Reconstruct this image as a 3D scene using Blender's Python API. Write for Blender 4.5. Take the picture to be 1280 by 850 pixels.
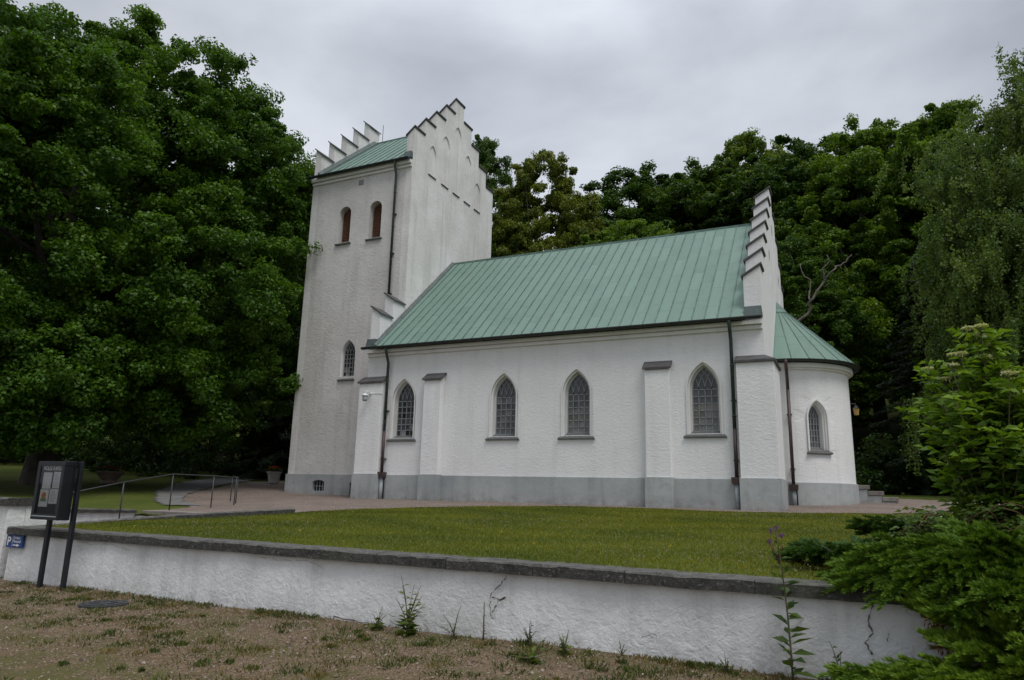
import bpy, bmesh, math, random
import numpy as np
from mathutils import Vector, Matrix
from mathutils.geometry import delaunay_2d_cdt
for o in list(bpy.data.objects): bpy.data.objects.remove(o)
S = bpy.context.scene
COL = S.collection
PI = math.pi
rnd = random.Random(7)
rng = np.random.default_rng(11)

# ------------------------------------------------------------------ camera
CAM = Vector((13.931, -18.533, 0.187))
cd = bpy.data.cameras.new('camera'); cam = bpy.data.objects.new('camera', cd); COL.objects.link(cam)
r_ = Vector((0.90346889, 0.4280356, 0.02301056)); u_ = Vector((0.07076775, -0.20188581, 0.97684904)); f_ = Vector((-0.42277167, 0.88092431, 0.21268867))
M = Matrix((r_, u_, -f_)).transposed().to_4x4(); M.translation = CAM
cam.matrix_world = M
cd.sensor_width = 36; cd.lens = 36*880.3/1280; cd.clip_start = .1; cd.clip_end = 20000
S.camera = cam
S.render.resolution_x = 1024; S.render.resolution_y = 680

# ------------------------------------------------------------------ world, sun, exposure
SUN_EL, SUN_AZ = 62, 122        # azimuth clockwise from north (+Y)
w = bpy.data.worlds.new('World'); S.world = w; w.use_nodes = True
nt = w.node_tree; nt.nodes.clear()
def N(t, typ, **k):
    n = t.nodes.new(typ)
    for a, b in k.items(): setattr(n, a, b)
    return n
out = N(nt, 'ShaderNodeOutputWorld'); bg = N(nt, 'ShaderNodeBackground'); bg.inputs[1].default_value = .1
sky = N(nt, 'ShaderNodeTexSky'); sky.sky_type = 'NISHITA'; sky.sun_disc = False
sky.sun_elevation = math.radians(SUN_EL); sky.sun_rotation = math.radians(SUN_AZ)
tc = N(nt, 'ShaderNodeTexCoord')
mp = N(nt, 'ShaderNodeMapping'); mp.inputs['Scale'].default_value = (1, 1, 1.9); mp.inputs['Location'].default_value = (.35, 0, .2)
n1 = N(nt, 'ShaderNodeTexNoise'); n1.inputs['Scale'].default_value = 1.9; n1.inputs['Detail'].default_value = 7; n1.inputs['Roughness'].default_value = .5; n1.inputs['Distortion'].default_value = .15
cr = N(nt, 'ShaderNodeValToRGB')
cr.color_ramp.elements[0].position = .32; cr.color_ramp.elements[0].color = (3.15, 3.42, 3.95, 1)
cr.color_ramp.elements[1].position = .66; cr.color_ramp.elements[1].color = (6.6, 6.9, 7.45, 1)
# the cloud deck is thinner and brighter in one part of the sky, brightest high up
dp = N(nt, 'ShaderNodeVectorMath', operation='DOT_PRODUCT'); dp.inputs[1].default_value = (-.28, .87, .41)
mr = N(nt, 'ShaderNodeMapRange'); mr.inputs['From Min'].default_value = .80; mr.inputs['From Max'].default_value = 1; mr.inputs['To Min'].default_value = .84; mr.inputs['To Max'].default_value = 1.06
sx = N(nt, 'ShaderNodeSeparateXYZ')
zr = N(nt, 'ShaderNodeMapRange'); zr.inputs['From Min'].default_value = .55; zr.inputs['From Max'].default_value = 1; zr.inputs['To Min'].default_value = 1; zr.inputs['To Max'].default_value = 2.4
m1 = N(nt, 'ShaderNodeMath', operation='MULTIPLY')
vm = N(nt, 'ShaderNodeVectorMath', operation='SCALE')
mx = N(nt, 'ShaderNodeMix', data_type='RGBA'); mx.inputs[0].default_value = .93
L_ = nt.links.new
L_(tc.outputs['Generated'], mp.inputs[0]); L_(mp.outputs[0], n1.inputs[0]); L_(n1.outputs[0], cr.inputs[0])
L_(tc.outputs['Generated'], dp.inputs[0]); L_(dp.outputs['Value'], mr.inputs[0])
L_(tc.outputs['Generated'], sx.inputs[0]); L_(sx.outputs['Z'], zr.inputs[0])
L_(mr.outputs[0], m1.inputs[0]); L_(zr.outputs[0], m1.inputs[1])
L_(cr.outputs[0], vm.inputs[0]); L_(m1.outputs[0], vm.inputs['Scale'])
L_(sky.outputs[0], mx.inputs[6]); L_(vm.outputs[0], mx.inputs[7]); L_(mx.outputs[2], bg.inputs[0]); L_(bg.outputs[0], out.inputs[0])

sd = bpy.data.lights.new('sun', 'SUN'); sd.energy = 1.5; sd.angle = math.radians(25); sd.color = (1, .97, .93)
so = bpy.data.objects.new('sun', sd); COL.objects.link(so)
el, az = math.radians(SUN_EL), math.radians(SUN_AZ)
so.rotation_euler = Vector((math.sin(az)*math.cos(el), math.cos(az)*math.cos(el), math.sin(el))).to_track_quat('Z', 'Y').to_euler()
S.view_settings.view_transform = 'Standard'; S.view_settings.look = 'None'; S.view_settings.gamma = 1
S.view_settings.use_curve_mapping = False
S.view_settings.exposure = .30
S.render.engine = 'CYCLES'
S.cycles.max_bounces = 10; S.cycles.diffuse_bounces = 8; S.cycles.transparent_max_bounces = 8

# ------------------------------------------------------------------ helpers
def tag(o, label=None, cat=None, group=None, kind=None):
    if label: o['label'] = label
    if cat: o['category'] = cat
    if group: o['group'] = group
    if kind: o['kind'] = kind
    return o
def empty(name, loc=(0, 0, 0), rz=0):
    o = bpy.data.objects.new(name, None); COL.objects.link(o); o.location = loc; o.rotation_euler = (0, 0, rz)
    o.empty_display_size = .3
    return o
def link_mesh(name, me, mat, parent=None):
    o = bpy.data.objects.new(name, me); COL.objects.link(o)
    if mat is not None: me.materials.append(mat)
    if parent is not None: o.parent = parent
    return o
class MB:
    def __init__(s): s.v = []; s.f = []; s.uv = None
    def add(s, vs, fs):
        b = len(s.v); s.v += [tuple(x) for x in vs]; s.f += [tuple(i+b for i in f) for f in fs]
    def box(s, x0, x1, y0, y1, z0, z1):
        s.add([(x0,y0,z0),(x1,y0,z0),(x1,y1,z0),(x0,y1,z0),(x0,y0,z1),(x1,y0,z1),(x1,y1,z1),(x0,y1,z1)],
              [(0,3,2,1),(4,5,6,7),(0,1,5,4),(1,2,6,5),(2,3,7,6),(3,0,4,7)])
    def hexa(s, p): # 8 points bottom loop, top loop
        s.add(p, [(0,3,2,1),(4,5,6,7),(0,1,5,4),(1,2,6,5),(2,3,7,6),(3,0,4,7)])
    def loft(s, loops, close=True, caps=False):
        n = len(loops[0]); b = len(s.v)
        for l in loops: s.v += [tuple(p) for p in l]
        for k in range(len(loops)-1):
            for i in range(n if close else n-1):
                j = (i+1) % n
                s.f.append((b+k*n+i, b+k*n+j, b+(k+1)*n+j, b+(k+1)*n+i))
        if caps:
            s.f.append(tuple(b+i for i in range(n))[::-1]); s.f.append(tuple(b+(len(loops)-1)*n+i for i in range(n)))
    def tube(s, pts, r, n=8, caps=True):
        pts = [Vector(p) for p in pts]; rs = r if isinstance(r, (list, tuple)) else [r]*len(pts)
        loops = []; pu = None
        for i, p in enumerate(pts):
            a = pts[max(i-1, 0)]; b = pts[min(i+1, len(pts)-1)]; t = (b-a).normalized()
            if pu is None: pu = t.orthogonal().normalized()
            pu = (pu - t*pu.dot(t)); pu = pu.normalized() if pu.length > 1e-6 else t.orthogonal().normalized()
            q = t.cross(pu)
            loops.append([p + (pu*math.cos(2*PI*k/n) + q*math.sin(2*PI*k/n))*rs[i] for k in range(n)])
        s.loft(loops, True, caps)
    def lathe(s, prof, c=(0, 0, 0), n=24):
        s.loft([[(c[0]+r*math.cos(2*PI*k/n), c[1]+r*math.sin(2*PI*k/n), c[2]+z) for k in range(n)] for r, z in prof], True, True)
    def build(s, name, mat, parent=None, smooth=False, recalc=True, bevel=0):
        me = bpy.data.meshes.new(name); me.from_pydata(s.v, [], s.f)
        if recalc or bevel:
            bm = bmesh.new(); bm.from_mesh(me)
            bmesh.ops.remove_doubles(bm, verts=bm.verts, dist=1e-5)
            bmesh.ops.recalc_face_normals(bm, faces=bm.faces)
            if bevel:
                ed = [e for e in bm.edges if len(e.link_faces) == 2 and e.calc_face_angle(0) > .6]
                bmesh.ops.bevel(bm, geom=ed, offset=bevel, segments=2, affect='EDGES', profile=.5, clamp_overlap=True)
            bm.to_mesh(me); bm.free()
        if smooth:
            for p in me.polygons: p.use_smooth = True
        return link_mesh(name, me, mat, parent)
def inside(poly, x, y):
    c = False; j = len(poly)-1
    for i in range(len(poly)):
        xi, yi = poly[i]; xj, yj = poly[j]
        if (yi > y) != (yj > y) and x < (xj-xi)*(y-yi)/(yj-yi)+xi: c = not c
        j = i
    return c
def panel(mb, outer, holes, fn, thick, hole_depth=None, hole_back=False, grid=None, back=True, rim=True):
    """wall slab: front face with holes, rims, hole reveals. fn(u, v, d) -> xyz, d = depth behind the face"""
    vs = []; es = []
    for loop in [outer]+holes:
        b = len(vs); vs += [Vector(p) for p in loop]; n = len(loop); es += [(b+i, b+(i+1) % n) for i in range(n)]
    if grid: vs += [Vector(p) for p in grid if inside(outer, *p) and not any(inside(h, *p) for h in holes)]
    ov, oe, of = delaunay_2d_cdt(vs, es, [], 0, 1e-6)[:3]
    keep = []
    for f in of:
        c = sum((ov[i] for i in f), Vector((0, 0)))/len(f)
        if inside(outer, c.x, c.y) and not any(inside(h, c.x, c.y) for h in holes): keep.append(tuple(f))
    mb.add([fn(p.x, p.y, 0) for p in ov], keep)
    if back: mb.add([fn(p.x, p.y, thick) for p in ov], keep)
    if rim: mb.loft([[fn(u, v, 0) for u, v in outer], [fn(u, v, thick) for u, v in outer]])
    hd = thick if hole_depth is None else hole_depth
    for h in holes:
        mb.loft([[fn(u, v, 0) for u, v in h], [fn(u, v, hd) for u, v in h]])
        if hole_back: mb.add([fn(u, v, hd) for u, v in h], [tuple(range(len(h)))])
def pointed(cx, w, z0, zs, za, n=9):
    """pointed arch outline, ccw from bottom left"""
    h = za-zs; r = (w*w+h*h)/(2*w); t = math.asin(min(1, h/r))
    R = [(cx-(r-w)+r*math.cos(t*i/n), zs+r*math.sin(t*i/n)) for i in range(n+1)]
    Lf = [(cx+(r-w)-r*math.cos(t*i/n), zs+r*math.sin(t*i/n)) for i in range(n-1, -1, -1)]
    return [(cx-w, z0), (cx+w, z0)] + R + Lf
def rounded(cx, w, z0, zs, rise=None, n=14):
    rise = w if rise is None else rise
    return [(cx-w, z0), (cx+w, z0)] + [(cx+w*math.cos(PI*i/n), zs+rise*math.sin(PI*i/n)) for i in range(n+1)]

# ------------------------------------------------------------------ materials
def mat_new(name):
    m = bpy.data.materials.new(name); m.use_nodes = True; t = m.node_tree
    b = t.nodes['Principled BSDF']; return m, t, b
def coords(t, scale=(1, 1, 1), kind='Object', rot=(0, 0, 0)):
    c = N(t, 'ShaderNodeTexCoord'); p = N(t, 'ShaderNodeMapping'); p.inputs['Scale'].default_value = scale; p.inputs['Rotation'].default_value = rot
    t.links.new(c.outputs[kind], p.inputs[0]); return p.outputs[0]
def noise(t, vec, scale, detail=4, rough=.55, dist=0):
    n = N(t, 'ShaderNodeTexNoise'); n.inputs['Scale'].default_value = scale; n.inputs['Detail'].default_value = detail
    n.inputs['Roughness'].default_value = rough; n.inputs['Distortion'].default_value = dist
    t.links.new(vec, n.inputs[0]); return n.outputs[0]
def ramp(t, fac, stops):
    r = N(t, 'ShaderNodeValToRGB'); e = r.color_ramp.elements
    while len(e) < len(stops): e.new(.5)
    for k, (p, c) in enumerate(stops):
        e[k].position = p; e[k].color = (c, c, c, 1) if isinstance(c, (int, float)) else (*c, 1)
    t.links.new(fac, r.inputs[0]); return r.outputs[0]
def mix(t, fac, a, b, mode='MIX'):
    m = N(t, 'ShaderNodeMix', data_type='RGBA', blend_type=mode)
    for s, i in ((fac, 0), (a, 6), (b, 7)):
        if isinstance(s, (int, float)): m.inputs[i].default_value = s if i == 0 else (s, s, s, 1)
        elif isinstance(s, tuple): m.inputs[i].default_value = (*s, 1)
        else: t.links.new(s, m.inputs[i])
    return m.outputs[2]
def math_(t, op, a, b=0.0):
    m = N(t, 'ShaderNodeMath', operation=op)
    for i, s in ((0, a), (1, b)):
        if isinstance(s, (int, float)): m.inputs[i].default_value = s
        else: t.links.new(s, m.inputs[i])
    return m.outputs[0]
def bump(t, b, h, strength=.5, dist=.02):
    n = N(t, 'ShaderNodeBump'); n.inputs['Strength'].default_value = strength; n.inputs['Distance'].default_value = dist
    t.links.new(h, n.inputs['Height']); t.links.new(n.outputs[0], b.inputs['Normal'])
def plain(name, col, rough=.6, metal=0, var=.12, vs=6, bs=.15):
    m, t, b = mat_new(name); v = coords(t)
    n = noise(t, v, vs, 6)
    c = mix(t, ramp(t, n, [(.3, 0.), (.7, 1.)]), tuple(x*(1-var) for x in col), tuple(min(1, x*(1+var)) for x in col))
    t.links.new(c, b.inputs['Base Color']); b.inputs['Roughness'].default_value = rough; b.inputs['Metallic'].default_value = metal
    bump(t, b, noise(t, v, vs*8, 3), bs, .005); return m
def render_mat(name, base, dirt, dirt_amt, streak, bscale=(1, 1, 1.5), bdist=.03, bstr=.55, bfreq=9, foot=-50):
    """limewashed render: hand thrown bumps, grime patches and rain streaks"""
    m, t, b = mat_new(name); v = coords(t)
    big = noise(t, v, .55, 6, .6)
    stv = coords(t, (2.2, 2.2, .16)); st = noise(t, stv, 1.6, 6, .65)
    fine = noise(t, v, 5, 5, .7)
    c = mix(t, ramp(t, big, [(.38, 0.), (.72, dirt_amt)]), base, dirt)
    c = mix(t, ramp(t, st, [(.5, 0.), (.78, streak)]), c, tuple(x*.62 for x in dirt))
    c = mix(t, ramp(t, fine, [(.52, 0.), (.8, dirt_amt*.7)]), c, tuple(x*.9 for x in dirt))
    pa = noise(t, coords(t, (1, 1, 1.2)), 1.5, 3, .45, .5)      # patched areas with their own tone
    c = mix(t, ramp(t, pa, [(.50, 0.), (.53, .10)]), c, tuple(x*.97 for x in dirt))
    sp_ = N(t, 'ShaderNodeSeparateXYZ'); t.links.new(coords(t), sp_.inputs[0])   # splashed soil just above the ground line
    gl = N(t, 'ShaderNodeMapRange'); gl.inputs['From Min'].default_value = foot+.38; gl.inputs['From Max'].default_value = foot; t.links.new(sp_.outputs['Z'], gl.inputs[0])
    c = mix(t, math_(t, 'MULTIPLY', gl.outputs[0], ramp(t, noise(t, v, 3.5, 6, .75), [(.4, 0.), (.68, .75)])), c, (.17, .15, .115))
    t.links.new(c, b.inputs['Base Color']); b.inputs['Roughness'].default_value = .9; b.inputs['Specular IOR Level'].default_value = .2
    bv = coords(t, bscale)
    h = math_(t, 'ADD', noise(t, bv, bfreq, 3, .5, .6), math_(t, 'MULTIPLY', noise(t, bv, bfreq*3.7, 4, .6), .45))
    bump(t, b, h, bstr, bdist); return m
M_NAVE = render_mat('white_render', (.81, .805, .80), (.66, .65, .635), .35, .22, (1, 1, 1.9), .022, .42, 10)
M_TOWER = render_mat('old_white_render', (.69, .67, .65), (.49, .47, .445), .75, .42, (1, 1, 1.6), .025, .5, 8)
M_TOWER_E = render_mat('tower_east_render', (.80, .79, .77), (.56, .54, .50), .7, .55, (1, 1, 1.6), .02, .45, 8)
M_TRIM = render_mat('white_trim', (.78, .77, .755), (.6, .59, .57), .4, .25, (1, 1, 1), .006, .35, 12)
M_YARD = render_mat('yard_wall_render', (.81, .81, .815), (.54, .53, .50), .5, .55, (1, 1, 1), .02, .75, 13, -1.46)
M_PLINTH = render_mat('grey_plinth', (.43, .445, .44), (.29, .31, .315), 1.0, .45, (1, 1, 1), .012, .4, 10, -.1)
M_COPING = plain('dark_coping', (.075, .072, .072), .7, 0, .3, 5, .3)
M_LEAD = plain('lead_sheet', (.085, .11, .105), .5, .2, .3, 6, .2)
M_GUTTER = plain('dark_gutter', (.03, .036, .035), .45, .2, .3, 8, .1)
M_PIPE_G = plain('patinated_pipe', (.034, .052, .046), .55, .1, .5, 9, .15)
M_PIPE_R = plain('brown_pipe', (.055, .034, .032), .5, .1, .25, 9, .1)
M_PIPE_GREY = plain('grey_pipe', (.30, .33, .34), .6, 0, .12, 6, .1)
M_SHUT = plain('brown_shutter', (.15, .065, .035), .7, 0, .25, 12, .2)
M_BLACK = plain('black_metal', (.012, .014, .019), .42, .2, .3, 6, .06)
M_RAIL = plain('grey_rail', (.05, .052, .055), .5, .4, .2, 10, .05)
M_BARK = plain('bark', (.055, .047, .038), .95, 0, .45, 3, 1.0)
M_DARK = plain('dark_void', (.012, .012, .012), .9, 0, 0, 5, 0)
M_TERRA = plain('stone_pot', (.46, .44, .41), .85, 0, .2, 7, .3)
M_BOWL = plain('bowl_stone', (.17, .13, .11), .85, 0, .25, 7, .3)
M_SILL = plain('slate_sill', (.115, .118, .115), .65, 0, .22, 9, .2)
M_MUNTIN = plain('muntin', (.25, .265, .275), .6, 0, .12, 9, .05)
M_WHITEP = plain('white_enamel', (.75, .75, .74), .4, 0, .05, 9, .02)
M_STEP = plain('step_stone', (.20, .18, .16), .9, 0, .3, 4, .5)
M_LAMPG = plain('amber_glass', (.40, .25, .08), .2, 0, .15, 12, 0)
M_CRACK = plain('crack', (.12, .10, .08), .95, 0, .4, 20, .3)
M_BLUE = plain('sign_blue', (.012, .045, .19), .4, 0, .1, 20, .02)
M_PAPER = plain('paper', (.66, .67, .68), .7, 0, .07, 14, .03)
M_PRINT_O = plain('orange_print', (.5, .16, .06), .7, 0, .3, 30, 0)
M_PRINT_G = plain('green_print', (.12, .23, .10), .7, 0, .3, 30, 0)
M_BACK = plain('board_back', (.028, .036, .058), .35, 0, .25, 6, .03)

def roof_mat(name, bw, rh):
    m, t, b = mat_new(name); uv = N(t, 'ShaderNodeTexCoord').outputs['UV']
    br = N(t, 'ShaderNodeTexBrick'); br.offset = .37; br.offset_frequency = 2
    br.inputs['Scale'].default_value = 1; br.inputs['Brick Width'].default_value = bw; br.inputs['Row Height'].default_value = rh
    br.inputs['Mortar Size'].default_value = .008; br.inputs['Mortar Smooth'].default_value = .2; br.inputs['Bias'].default_value = 0
    br.inputs['Color1'].default_value = (.160, .252, .202, 1); br.inputs['Color2'].default_value = (.127, .206, .164, 1); br.inputs['Mortar'].default_value = (.07, .12, .105, 1)
    t.links.new(uv, br.inputs[0])
    v = coords(t); n = noise(t, v, 1.1, 6, .65)
    c = mix(t, ramp(t, n, [(.4, 0.), (.75, .75)]), br.outputs[0], (.172, .25, .214))
    n2 = noise(t, coords(t, (5, .5, .5)), 1.4, 5, .7)
    c = mix(t, ramp(t, n2, [(.52, 0.), (.8, .65)]), c, (.115, .14, .125))
    n3 = noise(t, v, 16, 4, .7)
    c = mix(t, ramp(t, n3, [(.4, .0), (.75, .4)]), c, (.11, .19, .155))
    t.links.new(c, b.inputs['Base Color']); b.inputs['Roughness'].default_value = .62; b.inputs['Specular IOR Level'].default_value = .35
    h = math_(t, 'ADD', math_(t, 'MULTIPLY', br.outputs['Fac'], -1.0), math_(t, 'MULTIPLY', noise(t, v, 4, 3), .6))
    bump(t, b, h, .35, .012); return m
M_ROOF = roof_mat('copper_roof', 1.15, 1.0)
M_SEAM = plain('copper_seam', (.10, .165, .14), .6, 0, .4, 4, .2)

def glass_mat():
    m, t, b = mat_new('window_glass'); a = N(t, 'ShaderNodeAttribute'); a.attribute_name = 'pane'
    n = noise(t, coords(t), 14, 4, .7)
    c = mix(t, ramp(t, n, [(.35, 0.), (.7, .5)]), a.outputs['Color'], (.05, .055, .06))
    t.links.new(c, b.inputs['Base Color']); b.inputs['Roughness'].default_value = .12; b.inputs['Specular IOR Level'].default_value = .55
    bump(t, b, noise(t, coords(t), 9, 2), .12, .01); return m
M_GLASS = glass_mat()

def leaf_mat(name, trans=.38, rough=.5):
    """leaf colour comes from the object's own colour, varied leaf by leaf and clump by clump"""
    m, t, b = mat_new(name)
    a = N(t, 'ShaderNodeAttribute'); a.attribute_name = 'tone'
    oi = N(t, 'ShaderNodeObjectInfo')
    dark = mix(t, 1.0, oi.outputs['Color'], (.55, .66, .6), 'MULTIPLY')
    lite = mix(t, 1.0, oi.outputs['Color'], (1.75, 1.5, 1.2), 'MULTIPLY')
    c = mix(t, a.outputs['Fac'], dark, lite)
    t.links.new(c, b.inputs['Base Color']); b.inputs['Roughness'].default_value = rough; b.inputs['Specular IOR Level'].default_value = .3
    tr = N(t, 'ShaderNodeBsdfTranslucent'); ms = N(t, 'ShaderNodeMixShader'); ms.inputs[0].default_value = trans
    c2 = mix(t, 1.0, c, (1.3, 1.25, .5), 'MULTIPLY'); t.links.new(c2, tr.inputs[0])
    o = t.nodes['Material Output']; t.links.new(b.outputs[0], ms.inputs[1]); t.links.new(tr.outputs[0], ms.inputs[2]); t.links.new(ms.outputs[0], o.inputs[0])
    return m
M_LEAF = leaf_mat('leaf')
M_NEEDLE = leaf_mat('needle', .12, .6)

# ------------------------------------------------------------------ the ground
def H(x, y):
    """height of the chapel's ground: a slope up to the north, a bank to the west, a wooded hill behind"""
    x = np.asarray(x, float); y = np.asarray(y, float)
    z = -.08 + .045*np.minimum(y, 12)
    z = z + np.maximum(0, -x-3)*.04*np.clip((y+11)/4, 0, 1)
    d = np.maximum(0, y-15 + np.maximum(0, np.abs(x-4)-20)*.15)
    z = z + .30*d*d/(d+8)
    z = z + .03*np.sin(x*.9+.4*y)*np.sin(y*.7)*np.clip((-y-1)/4, 0, 1)*.6
    return z
def h1(x, y): return float(H(x, y))
LOW = -1.4
WALL_Y = -11.2

def ground_mat():
    m, t, b = mat_new('lawn_grass'); v = coords(t)
    a = noise(t, v, .55, 6, .65); f = noise(t, coords(t, (1, .35, 1)), 26, 5, .7); p = noise(t, v, 1.9, 4, .6)
    c = mix(t, ramp(t, a, [(.35, 0.), (.7, 1.)]), (.070, .100, .014), (.118, .135, .024))
    c = mix(t, ramp(t, p, [(.55, 0.), (.75, .6)]), c, (.15, .135, .055))
    c = mix(t, ramp(t, f, [(.35, .55), (.65, 0.)]), c, (.03, .045, .01))
    t.links.new(c, b.inputs['Base Color']); b.inputs['Roughness'].default_value = .95; b.inputs['Specular IOR Level'].default_value = .15
    bump(t, b, f, .8, .05); return m
def gravel_mat(name, c1, c2, c3, moss=0.0, mosscol=(.09, .095, .03)):
    m, t, b = mat_new(name); v = coords(t)
    vo = N(t, 'ShaderNodeTexVoronoi'); vo.inputs['Scale'].default_value = 55; t.links.new(v, vo.inputs[0])
    sp = ramp(t, noise(t, v, 90, 3, .7), [(.35, 0.), (.65, 1.)])
    big = ramp(t, noise(t, v, .8, 6, .6), [(.35, 0.), (.65, 1.)])
    c = mix(t, sp, c1, c2); c = mix(t, math_(t, 'MULTIPLY', big, .5), c, c3)
    cell = N(t, 'ShaderNodeSeparateColor'); t.links.new(vo.outputs['Color'], cell.inputs[0])
    c = mix(t, .55, c, mix(t, 1.0, c, ramp(t, cell.outputs[0], [(0, .35), (1, 1.7)]), 'MULTIPLY'))
    md = noise(t, v, 14, 6, .8); c = mix(t, .8, c, mix(t, 1.0, c, ramp(t, md, [(.3, .55), (.7, 1.5)]), 'MULTIPLY'))
    wl = noise(t, coords(t, (.5, 1.3, 1)), .9, 5, .7); c = mix(t, ramp(t, wl, [(.5, 0.), (.72, .5)]), c, c3)
    if moss:
        mo = ramp(t, math_(t, 'ADD', noise(t, v, 1.3, 7, .7), math_(t, 'MULTIPLY', noise(t, v, 9, 5, .7), .35)), [(.62, 0.), (.78, moss)])
        c = mix(t, mo, c, mosscol)
    t.links.new(c, b.inputs['Base Color']); b.inputs['Roughness'].default_value = .95; b.inputs['Specular IOR Level'].default_value = .2
    bump(t, b, math_(t, 'ADD', math_(t, 'MULTIPLY', vo.outputs['Distance'], 1.0), noise(t, v, 5, 4)), .8, .02); return m
M_GRASS = ground_mat()
M_FORECOURT = gravel_mat('forecourt_gravel', (.165, .128, .108), (.30, .24, .205), (.135, .108, .09))
M_CARPARK = gravel_mat('car_park_gravel', (.110, .076, .046), (.205, .145, .092), (.105, .075, .038), .85, (.085, .085, .024))
M_ASPHALT = plain('path_asphalt', (.15, .145, .14), .9, 0, .25, 3, .4)
M_SOIL = plain('far_ground', (.05, .06, .025), .95, 0, .3, .3, .3)

def grid_mesh(name, xs, ys, hf, mat, skip=None, dz=0):
    X, Y = np.meshgrid(xs, ys, indexing='ij'); Z = hf(X, Y)+dz
    v = np.stack([X, Y, Z], -1).reshape(-1, 3); nx, ny = len(xs), len(ys)
    I = np.arange(nx*ny).reshape(nx, ny)
    f = np.stack([I[:-1, :-1], I[1:, :-1], I[1:, 1:], I[:-1, 1:]], -1).reshape(-1, 4)
    if skip is not None:
        c = v[f].mean(1); f = f[~skip(c[:, 0], c[:, 1])]
    me = bpy.data.meshes.new(name); me.from_pydata(v.tolist(), [], f.tolist())
    for p in me.polygons: p.use_smooth = True
    return link_mesh(name, me, mat)
# ramp / stair recess outline: between the side wall and the lawn edging
RAMP = [(1.02, -10.95), (1.12, -10.35), (1.62, -8.75), (1.9, -7.75), (-.15, -7.75), (.0, -8.1), (.86, -10.45), (.86, -10.95)]
def in_poly_np(poly, x, y):
    c = np.zeros(x.shape, bool); j = len(poly)-1
    for i in range(len(poly)):
        xi, yi = poly[i]; xj, yj = poly[j]
        c ^= ((yi > y) != (yj > y)) & (x < (xj-xi)*(y-yi)/(yj-yi+1e-12)+xi); j = i
    return c
xs = np.unique(np.concatenate([np.linspace(-140, -20, 60), np.arange(-20, 24, .2), np.linspace(24, 140, 58)]))
ys = np.unique(np.concatenate([[WALL_Y+.12], np.arange(-11, 10, .2), np.arange(10, 40, 1.), np.linspace(40, 150, 45)]))
tag(grid_mesh('grass_terrain', xs, ys, H, M_GRASS, lambda x, y: in_poly_np(RAMP, x, y)), kind='structure')
tag(grid_mesh('far_ground', np.linspace(-3000, 3000, 60), np.linspace(-3000, 3000, 60), lambda x, y: x*0+LOW-.08, M_SOIL), kind='structure')
def low_h(x, y): return LOW + .012*np.sin(x*1.7+y)*np.sin(y*2.1) - .01*np.clip(-y-12, 0, 6) + .03*np.exp(-(y-WALL_Y)**2/.05)
tag(grid_mesh('car_park_ground', np.arange(-30, 46, .25), np.arange(-45, -11.04, .2), low_h, M_CARPARK), kind='structure')
def region(name, poly, mat, dz, step=.12, edge=.15):
    px = [p[0] for p in poly]; py = [p[1] for p in poly]
    xs = np.arange(min(px)-.3, max(px)+.3, step); ys = np.arange(min(py)-.3, max(py)+.3, step)
    def sk(x, y):
        jx = x + edge*np.sin(y*3.1+np.sin(x*2.3)*2); jy = y + edge*np.sin(x*2.7+np.sin(y*1.9)*2)
        return ~in_poly_np(poly, jx, jy)
    return grid_mesh(name, xs, ys, H, mat, sk, dz)
GRAVEL = [(2.75, -6.0), (3.2, -4.4), (4.0, -3.1), (5.2, -2.1), (6.6, -1.2), (8.2, -.75), (10, -.85), (11.5, -1.1), (12.8, -.75), (13.8, -.3), (15.6, .6), (17, 2.5), (17, 7.5), (13, 9),
          (13, 5), (12, 2), (6, 1), (-2, 2.5), (-5, 2.5), (-6.5, 6), (-9.5, 6.3), (-9.6, 4.6), (-7.9, 1.6), (-5.4, -2.0), (-2.6, -5.0), (-1.2, -5.5), (-.9, -6.1), (-.15, -7.72), (1.9, -7.72)]
tag(region('gravel_forecourt', GRAVEL, M_FORECOURT, .012), kind='structure')
PATH = [(-1.0, -5.2), (-2.02, -5.6), (-4.2, -4.2), (-6.7, -2.2), (-10.2, 1.7), (-13, 6), (-11, 6.5), (-8.2, 1.6), (-5.3, -2.1), (-3.1, -4.2)]
tag(region('asphalt_path', PATH, M_ASPHALT, .024, .15, .04), kind='structure')

# ------------------------------------------------------------------ the chapel
L, W, P, R, EV = 12.14, 8.95, .687, 9.0, 4.71
TY0, TY1, TX0, TX1 = 1.35, 7.76, -4.45, .18
church = empty('chapel', (0, 0, 0))
tag(church, 'white rendered chapel with stepped gables, square tower, round apse and green copper roofs', 'church')
south = lambda y0: (lambda u, v, d: (u, y0+d, v))
north = lambda y0: (lambda u, v, d: (u, y0-d, v))
east = lambda x0: (lambda u, v, d: (x0-d, u, v))
WIN = [(1.29, 0), (4.81, 1), (7.09, 2), (10.6, 3)]
# nave side walls
mb = MB()
outs = [pointed(cx, .455, 1.80, 2.95, 3.71) for cx, _ in WIN]
panel(mb, [(.17, P-.02), (L-.43, P-.02), (L-.43, 4.66), (.17, 4.66)], outs, south(0), .45)
mb.build('nave_wall', M_NAVE, church)
mb = MB(); panel(mb, [(.17, P-.02), (L-.43, P-.02), (L-.43, 4.66), (.17, 4.66)], [], north(W), .45)
mb.build('nave_wall', M_NAVE, church)
def stepped(y0, y1, zb, k, top0, dz):
    """crow stepped outline from a base to k rising steps, an apex step and k falling steps"""
    n = 2*k+1; s = (y1-y0)/n; lv = [top0+dz*min(i, n-1-i) for i in range(n)]
    p = [(y0, zb), (y1, zb)]
    for i in range(n-1, -1, -1): p += [(y0+s*(i+1), lv[i]), (y0+s*i, lv[i])]
    q = []
    for a in p:
        if not q or (abs(a[0]-q[-1][0]) > 1e-6 or abs(a[1]-q[-1][1]) > 1e-6): q.append(a)
    return q, s, lv
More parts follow.
